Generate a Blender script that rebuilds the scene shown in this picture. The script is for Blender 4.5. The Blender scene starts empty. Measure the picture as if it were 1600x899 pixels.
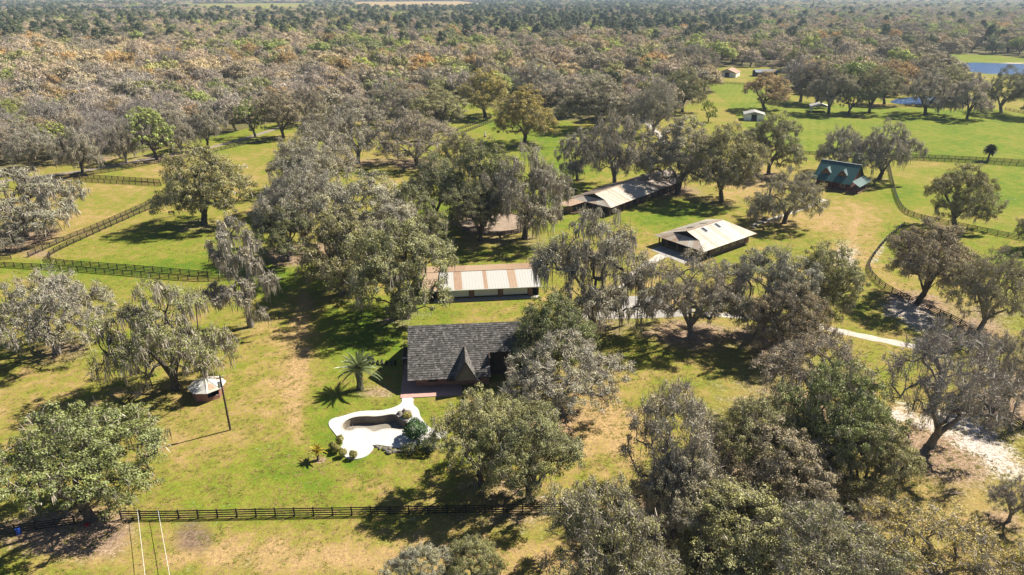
import bpy, math, random
import numpy as np
from mathutils import Vector, Matrix

# ------------------------------------------------------------------ camera, sky, sun, exposure
sc = bpy.context.scene
F = 1067.0; PITCH = math.radians(23.5); H = 62.0
cam_d = bpy.data.cameras.new('camera'); cam = bpy.data.objects.new('camera', cam_d)
sc.collection.objects.link(cam); sc.camera = cam
cam.location = (0, 0, H); cam.rotation_euler = (math.pi/2 - PITCH, 0, 0)
cam_d.sensor_width = 36.0; cam_d.lens = 36.0*F/1600.0
cam_d.clip_start = 1.0; cam_d.clip_end = 40000.0
SUN_AZ = math.atan2(4.18, 7.91); SUN_EL = math.radians(46.5)
sund = Vector((math.cos(SUN_EL)*math.cos(SUN_AZ), math.cos(SUN_EL)*math.sin(SUN_AZ), math.sin(SUN_EL)))
w = bpy.data.worlds.new('World'); sc.world = w; w.use_nodes = True
nt = w.node_tree; nt.nodes.clear()
sky = nt.nodes.new('ShaderNodeTexSky'); sky.sky_type = 'NISHITA'; sky.sun_disc = False
sky.sun_elevation = SUN_EL; sky.sun_rotation = math.pi/2 - SUN_AZ
sky.air_density = 0.75; sky.dust_density = 0.25; sky.ozone_density = 1.0
bg = nt.nodes.new('ShaderNodeBackground'); bg.inputs['Strength'].default_value = 0.05
wo = nt.nodes.new('ShaderNodeOutputWorld')
nt.links.new(sky.outputs[0], bg.inputs[0]); nt.links.new(bg.outputs[0], wo.inputs[0])
sun_l = bpy.data.lights.new('sun', 'SUN'); sun_l.energy = 5.0; sun_l.angle = math.radians(0.5); sun_l.color = (1.0, 0.945, 0.82)
sun_o = bpy.data.objects.new('sun', sun_l); sc.collection.objects.link(sun_o)
sun_o.rotation_euler = sund.to_track_quat('Z', 'Y').to_euler(); sun_o.location = (60, 40, 120)
vs = sc.view_settings; vs.view_transform = 'Standard'; vs.look = 'None'; vs.exposure = 1.15; vs.gamma = 1.0
vs.use_curve_mapping = False
try:
    sc.cycles.max_bounces = 5; sc.cycles.diffuse_bounces = 1; sc.cycles.glossy_bounces = 2
    sc.cycles.transmission_bounces = 3; sc.cycles.volume_bounces = 0; sc.cycles.transparent_max_bounces = 4
except Exception: pass

# ------------------------------------------------------------------ helpers
C = sc.collection
CP, SP = math.cos(PITCH), math.sin(PITCH)
def G(x, y, z=0.0):
    u = (x-800)/F; v = (449.5-y)/F
    r = (u, CP+v*SP, -SP+v*CP); t = (z-H)/r[2]
    return (r[0]*t, r[1]*t)
def G3(x, y, z=0.0):
    a = G(x, y, z); return Vector((a[0], a[1], z))
def PX(X, Y, Z=0.0):
    d = Y*CP+(H-Z)*SP; up = Y*SP-(H-Z)*CP
    return (800+F*X/d, 449.5-F*up/d)
def tag(o, label=None, cat=None, group=None, kind=None):
    if label: o['label'] = label
    if cat: o['category'] = cat
    if group: o['group'] = group
    if kind: o['kind'] = kind
    return o
def link(name, me, parent=None):
    o = bpy.data.objects.new(name, me); C.objects.link(o)
    if parent is not None: o.parent = parent
    return o
def thing(name, loc, label, cat, group=None):
    o = link(name, None); o.location = loc; o.empty_display_size = 0.5
    return tag(o, label, cat, group)
class MB:
    """collects boxes, slabs and tubes; build() links them as one mesh object"""
    def __init__(s): s.v = []; s.f = []
    def add(s, vs, fs):
        n = len(s.v); s.v += [tuple(p) for p in vs]; s.f += [tuple(i+n for i in f) for f in fs]; return s
    def box(s, c, sz, rz=0.0, ax=None):
        c = Vector(c); hx, hy, hz = sz[0]/2, sz[1]/2, sz[2]/2
        R = Matrix.Rotation(rz, 3, 'Z')
        p = [c+R@Vector((x*hx, y*hy, z*hz)) for z in (-1, 1) for x, y in ((-1, -1), (1, -1), (1, 1), (-1, 1))]
        return s.add(p, [(3, 2, 1, 0), (4, 5, 6, 7), (0, 1, 5, 4), (1, 2, 6, 5), (2, 3, 7, 6), (3, 0, 4, 7)])
    def slab(s, pts, t, d=None):
        pts = [Vector(p) for p in pts]; n = len(pts)
        nr = (pts[1]-pts[0]).cross(pts[2]-pts[0]).normalized() if d is None else Vector(d)
        lo = [p-nr*t for p in pts]
        f = [tuple(range(n)), tuple(range(2*n-1, n-1, -1))]
        f += [(i, n+i, n+(i+1) % n, (i+1) % n) for i in range(n)]
        return s.add(pts+lo, f)
    def tube(s, p0, p1, r0, r1, n=8, cap=True):
        p0 = Vector(p0); p1 = Vector(p1); d = (p1-p0).normalized()
        a = d.orthogonal().normalized(); b = d.cross(a)
        v = [p0+(a*math.cos(2*math.pi*i/n)+b*math.sin(2*math.pi*i/n))*r0 for i in range(n)]
        v += [p1+(a*math.cos(2*math.pi*i/n)+b*math.sin(2*math.pi*i/n))*r1 for i in range(n)]
        f = [(i, (i+1) % n, n+(i+1) % n, n+i) for i in range(n)]
        if cap: f += [tuple(range(n-1, -1, -1)), tuple(range(n, 2*n))]
        return s.add(v, f)
    def build(s, name, mat, parent=None, smooth=False):
        off = parent_loc(parent)
        me = bpy.data.meshes.new(name); me.from_pydata([(p[0]-off[0], p[1]-off[1], p[2]-off[2]) for p in s.v], [], s.f)
        me.materials.append(mat); me.update()
        if smooth: me.shade_smooth()
        return link(name, me, parent)
def parent_loc(p):
    o = Vector((0, 0, 0))
    while p is not None: o = o+p.location; p = p.parent
    return o
def mesh_np(name, V, k, var=None, mat=None, smooth=False):
    """V (n,k,3): n separate k-gons, one float 'var' each"""
    n = len(V); me = bpy.data.meshes.new(name)
    me.vertices.add(n*k); me.vertices.foreach_set('co', np.ascontiguousarray(V, dtype=np.float32).ravel())
    me.loops.add(n*k); me.loops.foreach_set('vertex_index', np.arange(n*k, dtype=np.int32))
    me.polygons.add(n); me.polygons.foreach_set('loop_start', np.arange(0, n*k, k, dtype=np.int32))
    if var is not None:
        a = me.attributes.new('var', 'FLOAT', 'POINT'); a.data.foreach_set('value', np.repeat(var, k).astype(np.float32))
    me.update(calc_edges=True)
    if mat: me.materials.append(mat)
    return me

# ------------------------------------------------------------------ materials
class NT:
    def __init__(s, name):
        s.m = bpy.data.materials.new(name); s.m.use_nodes = True; s.t = s.m.node_tree
        s.b = s.t.nodes['Principled BSDF']; s.out = s.t.nodes['Material Output']
    def n(s, ty, **kw):
        nd = s.t.nodes.new(ty)
        for k, v in kw.items():
            if k.startswith('i_'): nd.inputs[k[2:].replace('_', ' ')].default_value = v
            else: setattr(nd, k, v)
        return nd
    def l(s, a, b): s.t.links.new(a, b)
    def noise(s, scale, det=4, rough=0.55, coord=None, dist=0.0):
        nd = s.n('ShaderNodeTexNoise'); nd.inputs['Scale'].default_value = scale
        nd.inputs['Detail'].default_value = det; nd.inputs['Roughness'].default_value = rough; nd.inputs['Distortion'].default_value = dist
        if coord is not None: s.l(coord, nd.inputs['Vector'])
        return nd.outputs['Fac']
    def ramp(s, fac, stops):
        r = s.n('ShaderNodeValToRGB'); e = r.color_ramp.elements
        while len(e) < len(stops): e.new(0.5)
        for el, (p, c) in zip(e, stops):
            el.position = p; el.color = (c[0], c[1], c[2], 1) if not isinstance(c, (int, float)) else (c, c, c, 1)
        s.l(fac, r.inputs[0]); return r.outputs[0]
    def mix(s, fac, a, b, mode='MIX'):
        m = s.n('ShaderNodeMix', data_type='RGBA', blend_type=mode); m.clamp_factor = True
        for val, idx in ((fac, 0), (a, 6), (b, 7)):
            if isinstance(val, (int, float)): m.inputs[idx].default_value = val
            elif isinstance(val, tuple): m.inputs[idx].default_value = (*val, 1)
            else: s.l(val, m.inputs[idx])
        return m.outputs[2]
    def math(s, op, a, b=None):
        m = s.n('ShaderNodeMath', operation=op)
        for i, v in enumerate((a, b)):
            if v is None: continue
            if isinstance(v, (int, float)): m.inputs[i].default_value = v
            else: s.l(v, m.inputs[i])
        return m.outputs[0]
    def bump(s, h, strength=0.3, dist=0.1):
        b = s.n('ShaderNodeBump'); b.inputs['Strength'].default_value = strength; b.inputs['Distance'].default_value = dist
        s.l(h, b.inputs['Height']); s.l(b.outputs[0], s.b.inputs['Normal'])
    def fin(s, col, rough=0.8, spec=0.3, metal=0.0):
        if isinstance(col, tuple): s.b.inputs['Base Color'].default_value = (*col, 1)
        else: s.l(col, s.b.inputs['Base Color'])
        s.b.inputs['Roughness'].default_value = rough; s.b.inputs['Specular IOR Level'].default_value = spec
        s.b.inputs['Metallic'].default_value = metal
        return s.m
def OBJ(t): return t.n('ShaderNodeTexCoord').outputs['Object']
def POS(t): return t.n('ShaderNodeNewGeometry').outputs['Position']
def simple(name, col, rough=0.8, var=0.35, scale=1.5, spec=0.3, metal=0.0, bump=0.0):
    t = NT(name); p = POS(t)
    n1 = t.noise(scale, 5, 0.65, p); n2 = t.noise(scale*9, 3, 0.6, p)
    f = t.math('ADD', t.math('MULTIPLY', n1, 0.65), t.math('MULTIPLY', n2, 0.35))
    lo = tuple(c*(1-var) for c in col); hi = tuple(min(1, c*(1+var)) for c in col)
    c = t.ramp(f, [(0.3, lo), (0.7, hi)])
    if bump: t.bump(n2, bump, 0.03)
    return t.fin(c, rough, spec, metal)
M = {}
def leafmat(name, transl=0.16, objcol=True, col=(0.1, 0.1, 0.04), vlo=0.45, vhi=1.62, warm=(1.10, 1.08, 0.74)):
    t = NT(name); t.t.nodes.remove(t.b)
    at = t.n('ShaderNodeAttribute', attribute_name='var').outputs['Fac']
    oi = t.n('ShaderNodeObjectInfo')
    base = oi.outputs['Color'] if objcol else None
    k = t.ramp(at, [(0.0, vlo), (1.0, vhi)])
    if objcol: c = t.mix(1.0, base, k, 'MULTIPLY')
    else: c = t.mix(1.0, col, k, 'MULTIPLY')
    if name.startswith('far_'): c = t.mix(1.0, c, t.ramp(oi.outputs['Random'], [(0.0, (.66, .70, .72)), (.5, (1.0, .98, .95)), (1.0, (1.32, 1.24, 1.1))]), 'MULTIPLY')
    big = t.noise(0.35, 2, 0.5, POS(t))
    wf = t.ramp(big, [(0.42, 0.0), (0.68, 0.8)])
    c = t.mix(wf, c, t.mix(1.0, c, warm, 'MULTIPLY'))
    d = t.n('ShaderNodeBsdfDiffuse'); tr = t.n('ShaderNodeBsdfTranslucent'); ms = t.n('ShaderNodeMixShader')
    ms.inputs[0].default_value = transl
    t.l(c, d.inputs[0]); t.l(c, tr.inputs[0]); t.l(d.outputs[0], ms.inputs[1]); t.l(tr.outputs[0], ms.inputs[2])
    gl = t.n('ShaderNodeBsdfGlossy'); gl.inputs['Roughness'].default_value = 0.5; gl.inputs[0].default_value = (1, 1, 1, 1)
    m2 = t.n('ShaderNodeMixShader'); m2.inputs[0].default_value = 0.025
    t.l(ms.outputs[0], m2.inputs[1]); t.l(gl.outputs[0], m2.inputs[2])
    t.l(m2.outputs[0], t.out.inputs[0]); return t.m
M['leaf'] = leafmat('leaf')
M['moss'] = leafmat('spanish_moss', 0.2, False, (0.38, 0.335, 0.27), 0.6, 1.35, (1.05, 1.0, 0.9))
M['twig'] = leafmat('twig', 0.0, False, (0.36, 0.31, 0.265), 0.6, 1.35, (1.05, 1.0, 0.9))
M['twig_pale'] = leafmat('pale_twig', 0.0, False, (0.37, 0.32, 0.275), 0.6, 1.35, (1.0, 1.0, 1.0))
t = NT('bark'); p = POS(t)
M['bark'] = t.fin(t.ramp(t.noise(2.5, 6, 0.7, p), [(0.3, (0.045, 0.036, 0.03)), (0.7, (0.15, 0.125, 0.105))]), 0.95, 0.1)
t = NT('pale_bark'); p = POS(t)
M['pale_bark'] = t.fin(t.ramp(t.noise(2.0, 6, 0.7, p), [(0.3, (0.11, 0.095, 0.083)), (0.7, (0.28, 0.25, 0.22))]), 0.95, 0.1)
M['fence'] = simple('black_fence_wood', (0.022, 0.018, 0.017), 0.7, 0.4, 3.0)
M['fence_brown'] = simple('weathered_fence_wood', (0.10, 0.075, 0.058), 0.85, 0.4, 3.0)
M['white_paint'] = simple('white_paint', (0.74, 0.73, 0.70), 0.6, 0.08, 1.0)
M['door_white'] = simple('shade_tinted_door', (0.55, 0.58, 0.64), 0.5, 0.08, 1.0)  # white door paint tinted bluish: the eave's shade put into the colour
M['dark_wood'] = simple('dark_wood', (0.06, 0.04, 0.03), 0.8, 0.4, 2.0)  # dark wood; on the house recess it stands in for shade
M['grey_wood'] = simple('weathered_grey_wood', (0.15, 0.128, 0.112), 0.85, 0.35, 2.0)
M['log'] = simple('red_brown_logs', (0.16, 0.062, 0.04), 0.75, 0.35, 2.0)
M['brown_wood'] = simple('brown_wood', (0.17, 0.10, 0.065), 0.8, 0.35, 2.0)
M['dark'] = simple('dark_interior', (0.03, 0.027, 0.025), 0.8, 0.3, 1.0)  # near-black standing in for shade inside openings; also gablets and dark pots
M['steel'] = simple('galvanised_steel', (0.40, 0.41, 0.42), 0.45, 0.2, 1.5, 0.5, 0.3)
M['tan_sheet'] = simple('rusted_tan_sheet', (0.31, 0.21, 0.145), 0.65, 0.3, 0.8)
M['stone'] = simple('grey_stone', (0.155, 0.135, 0.115), 0.9, 0.5, 1.2, 0.2, 0.0, 0.5)
M['paving'] = simple('parking_concrete', (0.30, 0.275, 0.25), 0.9, 0.28, 0.35, 0.2)
M['path'] = simple('pale_path', (0.42, 0.38, 0.33), 0.95, 0.22, 0.5, 0.2)
M['pen'] = simple('pen_sand', (0.27, 0.20, 0.15), 0.95, 0.3, 0.5, 0.2)
M['lane'] = simple('worn_lane', (0.23, 0.19, 0.16), 0.95, 0.3, 0.3, 0.2)
M['deck'] = simple('white_pool_deck', (0.45, 0.44, 0.42), 0.8, 0.12, 0.6)
M['basin_floor'] = simple('stained_plaster', (0.21, 0.185, 0.15), 0.8, 0.35, 0.45)
M['cable'] = simple('dark_cable', (0.03, 0.03, 0.03), 0.6)
M['pole'] = simple('creosote_pole', (0.055, 0.043, 0.035), 0.85, 0.35, 2.0)
M['plant_green'] = simple('plant', (0.06, 0.10, 0.03), 0.7)
M['red_plastic'] = simple('red_plastic', (0.45, 0.03, 0.05), 0.4, 0.1)
M['blue_plastic'] = simple('blue_plastic', (0.03, 0.09, 0.42), 0.4, 0.1)
M['terracotta'] = simple('terracotta', (0.30, 0.13, 0.08), 0.8)
M['glass'] = NT('window_glass').fin((0.03, 0.035, 0.04), 0.08, 0.6)
def brickmat(name, c1, c2, mortar, scale=1.0):
    t = NT(name); p = POS(t)
    sx = t.n('ShaderNodeSeparateXYZ'); t.l(p, sx.inputs[0])
    cx = t.n('ShaderNodeCombineXYZ'); t.l(t.math('ADD', sx.outputs[0], sx.outputs[1]), cx.inputs[0]); t.l(sx.outputs[2], cx.inputs[1])
    b = t.n('ShaderNodeTexBrick'); b.inputs['Scale'].default_value = scale
    b.inputs['Brick Width'].default_value = 0.22; b.inputs['Row Height'].default_value = 0.075; b.inputs['Mortar Size'].default_value = 0.008
    b.inputs['Color1'].default_value = (*c1, 1); b.inputs['Color2'].default_value = (*c2, 1); b.inputs['Mortar'].default_value = (*mortar, 1)
    t.l(cx.outputs[0], b.inputs['Vector'])
    n = t.noise(0.9, 4, 0.6, p)
    c = t.mix(t.ramp(n, [(0.35, 0.0), (0.75, 0.6)]), b.outputs['Color'], t.mix(1.0, b.outputs['Color'], (0.55, 0.5, 0.5), 'MULTIPLY'))
    return t.fin(c, 0.9, 0.2)
M['brick'] = brickmat('red_brick', (0.30, 0.115, 0.075), (0.22, 0.08, 0.055), (0.32, 0.27, 0.23))
t = NT('brick_paving'); p = POS(t)
b = t.n('ShaderNodeTexBrick'); b.inputs['Scale'].default_value = 1.0; b.inputs['Brick Width'].default_value = 0.22; b.inputs['Row Height'].default_value = 0.11; b.inputs['Mortar Size'].default_value = 0.01
b.inputs['Color1'].default_value = (0.42, 0.19, 0.15, 1); b.inputs['Color2'].default_value = (0.33, 0.14, 0.11, 1); b.inputs['Mortar'].default_value = (0.36, 0.28, 0.25, 1)
t.l(p, b.inputs['Vector'])
M['brick_paving'] = t.fin(t.mix(t.noise(0.8, 4, 0.6, p), b.outputs['Color'], (0.45, 0.30, 0.26)), 0.9, 0.2)
def metalroof(name, base, rust, amount, rough=0.45, per=True, streak=(1, 1, 1)):
    t = NT(name); p = POS(t)
    n = t.noise(0.55, 5, 0.65, p); n2 = t.noise(3.5, 4, 0.7, p)
    f = t.math('ADD', t.math('MULTIPLY', n, 0.6), t.math('MULTIPLY', n2, 0.25))
    if per:
        rnd = t.n('ShaderNodeObjectInfo').outputs['Random']
        f = t.math('ADD', f, t.math('MULTIPLY', t.math('SUBTRACT', rnd, 0.5), 0.42))
    k = t.ramp(f, [(max(0, 0.62-amount), 0.0), (min(1, 0.95-amount), 1.0)])
    c = t.mix(k, base, rust)
    return t.fin(c, rough, 0.4, 0.0)
M['barn_roof'] = metalroof('rust_streaked_sheet', (0.46, 0.405, 0.335), (0.33, 0.225, 0.15), 0.22)
M['barn_roof_dark'] = metalroof('rusted_sheet', (0.34, 0.28, 0.23), (0.22, 0.145, 0.10), 0.3)  # darker copy of the barn sheet: rust, with tree shade in the colour
M['shed_roof'] = metalroof('pale_sheet', (0.42, 0.38, 0.32), (0.32, 0.21, 0.135), 0.27)
M['white_roof'] = metalroof('white_sheet', (0.42, 0.405, 0.375), (0.40, 0.34, 0.27), 0.10)
M['rust_roof'] = metalroof('brown_sheet', (0.36, 0.25, 0.17), (0.28, 0.17, 0.11), 0.25)
M['green_roof'] = metalroof('green_metal_sheet', (0.040, 0.098, 0.095), (0.065, 0.12, 0.115), 0.2, 0.32)
M['red_roof'] = metalroof('salmon_roof', (0.44, 0.26, 0.19), (0.36, 0.19, 0.13), 0.2, 0.8)
M['blue_roof'] = metalroof('slate_blue_roof', (0.14, 0.16, 0.20), (0.10, 0.11, 0.13), 0.2, 0.6)
t = NT('cedar_shingle'); at = t.n('ShaderNodeAttribute', attribute_name='var').outputs['Fac']
c = t.ramp(at, [(0.0, (0.065, 0.060, 0.056)), (0.55, (0.135, 0.124, 0.116)), (1.0, (0.25, 0.23, 0.215))])
M['shingle'] = t.fin(t.mix(t.noise(6, 4, 0.7, POS(t)), c, t.mix(1.0, c, (0.6, 0.6, 0.6), 'MULTIPLY')), 0.9, 0.15)
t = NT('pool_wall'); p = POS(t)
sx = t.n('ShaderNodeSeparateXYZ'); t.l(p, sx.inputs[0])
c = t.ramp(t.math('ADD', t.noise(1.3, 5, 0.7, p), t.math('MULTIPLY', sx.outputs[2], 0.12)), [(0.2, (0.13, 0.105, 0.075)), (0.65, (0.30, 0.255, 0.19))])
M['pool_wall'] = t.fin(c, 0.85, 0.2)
t = NT('pond_water'); p = POS(t); t.bump(t.noise(0.9, 4, 0.7, p), 0.9, 0.6)
M['water'] = t.fin((0.010, 0.050, 0.145), 0.28, 0.28)

# ground: zones of the meadow come in as colour attributes, broken up by noise
t = NT('meadow'); p = POS(t)
z1 = t.n('ShaderNodeAttribute', attribute_name='zone1').outputs['Color']; z2 = t.n('ShaderNodeAttribute', attribute_name='zone2').outputs['Color']
s1 = t.n('ShaderNodeSeparateColor'); t.l(z1, s1.inputs[0]); s2 = t.n('ShaderNodeSeparateColor'); t.l(z2, s2.inputs[0])
nl = t.noise(0.045, 5, 0.6, p); nm = t.noise(0.33, 5, 0.65, p); nf = t.noise(2.6, 4, 0.7, p); nff = t.noise(7.0, 3, 0.7, p); ng_ = t.noise(1.15, 4, 0.75, p)
brk = t.math('ADD', t.math('MULTIPLY', t.math('SUBTRACT', nm, 0.5), 1.5), t.math('MULTIPLY', t.math('SUBTRACT', nf, 0.5), 1.1))
brk = t.math('ADD', brk, t.math('ADD', t.math('MULTIPLY', t.math('SUBTRACT', nl, 0.5), 1.1), t.math('MULTIPLY', t.math('SUBTRACT', ng_, 0.5), 0.9)))
g = t.math('ADD', s1.outputs[0], brk)
c = t.ramp(g, [(0.05, (0.345, 0.23, 0.108)), (0.28, (0.262, 0.196, 0.062)), (0.50, (0.19, 0.180, 0.033)), (0.74, (0.148, 0.178, 0.021)), (1.0, (0.088, 0.142, 0.014))])
lit = t.math('ADD', s1.outputs[1], t.math('MULTIPLY', brk, 0.8))
litc = t.ramp(t.math('ADD', nf, t.math('MULTIPLY', nff, 0.5)), [(0.45, (0.14, 0.085, 0.058)), (0.95, (0.36, 0.25, 0.18))])
c = t.mix(t.ramp(lit, [(0.38, 0.0), (0.72, 0.88)]), c, litc)
soil = t.math('ADD', s2.outputs[1], t.math('MULTIPLY', brk, 0.6))
c = t.mix(t.ramp(soil, [(0.4, 0.0), (0.7, 0.85)]), c, t.ramp(nf, [(0.3, (0.10, 0.065, 0.05)), (0.7, (0.21, 0.145, 0.11))]))
snd = t.math('ADD', s1.outputs[2], t.math('MULTIPLY', brk, 0.9))
sndc = t.ramp(nf, [(0.3, (0.38, 0.30, 0.25)), (0.6, (0.52, 0.46, 0.41))])
c = t.mix(t.ramp(snd, [(0.36, 0.0), (0.78, 0.92)]), c, sndc)
# mown stripes in the far field
wv = t.n('ShaderNodeTexWave', wave_type='BANDS', bands_direction='X'); wv.inputs['Scale'].default_value = 0.075; wv.inputs['Distortion'].default_value = 0.6; wv.inputs['Detail'].default_value = 2
mp = t.n('ShaderNodeMapping'); mp.inputs['Rotation'].default_value = (0, 0, math.radians(22)); t.l(p, mp.inputs['Vector']); t.l(mp.outputs[0], wv.inputs['Vector'])
st = t.math('MULTIPLY', wv.outputs['Fac'], s2.outputs[0])
c = t.mix(t.math('MULTIPLY', st, 0.22), c, (0.24, 0.235, 0.06))
fine = t.ramp(t.math('ADD', t.math('MULTIPLY', nff, 0.3), t.math('ADD', t.math('MULTIPLY', nf, 0.4), t.math('MULTIPLY', ng_, 0.3))), [(0.40, 0.48), (0.60, 1.45)])
c = t.mix(1.0, c, fine, 'MULTIPLY')
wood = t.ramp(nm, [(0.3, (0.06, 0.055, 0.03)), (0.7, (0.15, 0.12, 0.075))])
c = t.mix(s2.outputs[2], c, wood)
t.bump(t.math('ADD', nf, nff), 0.55, 0.12)
M['ground'] = t.fin(c, 1.0, 0.05)

# ------------------------------------------------------------------ layout in photo pixels -> metres on the ground
def poly(pts, z=0.0): return [G3(x, y, z) for x, y in pts]
def zpool(pts): return [(500+x/3.458, 470+y/3.458) for x, y in pts]
DECK = zpool([(45, 655), (75, 635), (110, 630), (190, 603), (260, 596), (330, 597), (400, 580), (445, 555), (440, 524), (510, 524), (500, 560), (535, 590), (540, 625), (570, 665), (600, 695), (650, 690), (690, 700), (680, 735), (600, 770), (500, 788), (430, 800), (350, 787), (292, 777), (288, 810), (250, 845), (200, 860), (140, 857), (105, 800), (130, 770), (95, 740), (65, 700), (50, 685)])
BASIN = zpool([(118, 682), (132, 655), (175, 632), (240, 625), (310, 629), (405, 611), (428, 632), (452, 655), (478, 664), (470, 690), (440, 702), (385, 692), (330, 698), (292, 714), (268, 697), (225, 687), (175, 703), (138, 707)])
PAD = [(922, 472), (945, 464), (1028, 462), (1046, 480), (1085, 483), (1080, 494), (1035, 497), (915, 500), (905, 492)]
POND = [(1500, 97.5), (1560, 99), (1640, 102), (1700, 108), (1640, 118), (1560, 117), (1512, 113), (1504, 106)]
POND2 = [(1400, 163), (1388, 159), (1410, 153), (1450, 150), (1500, 151), (1530, 156), (1500, 163), (1440, 164)]
FIELD_R = [(1102, 131), (1165, 130), (1185, 140), (1240, 158), (1330, 166), (1450, 170), (1610, 174), (1700, 182), (1700, 268), (1440, 249), (1300, 244), (1250, 240), (1180, 220), (1140, 165)]
BANK = [(1425, 80), (1500, 84), (1620, 90), (1720, 96), (1720, 112), (1640, 112), (1560, 106), (1508, 104), (1495, 97), (1450, 90)]
def smooth(pts, n=3, closed=True):
    p = [Vector((a[0], a[1])) for a in pts]
    for _ in range(n):
        q = []; m = len(p)
        for i in range(m if closed else m-1):
            a, b = p[i], p[(i+1) % m]; q += [a*0.75+b*0.25, a*0.25+b*0.75]
        if not closed: q = [p[0]]+q+[p[-1]]
        p = q
    return p
def inside(X, Y, P):
    r = np.zeros(X.shape, bool); n = len(P)
    for i in range(n):
        x1, y1 = P[i][0], P[i][1]; x2, y2 = P[(i+1) % n][0], P[(i+1) % n][1]
        if y1 == y2: continue
        cnd = ((y1 > Y) != (y2 > Y)) & (X < (x2-x1)*(Y-y1)/(y2-y1)+x1)
        r ^= cnd
    return r
def dist_poly(X, Y, P, closed=True):
    d = np.full(X.shape, 1e9); n = len(P)
    for i in range(n if closed else n-1):
        ax, ay = P[i][0], P[i][1]; bx, by = P[(i+1) % n][0], P[(i+1) % n][1]
        L = (bx-ax)**2+(by-ay)**2+1e-9
        tt = np.clip(((X-ax)*(bx-ax)+(Y-ay)*(by-ay))/L, 0, 1)
        d = np.minimum(d, np.hypot(X-ax-tt*(bx-ax), Y-ay-tt*(by-ay)))
    return d

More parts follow.
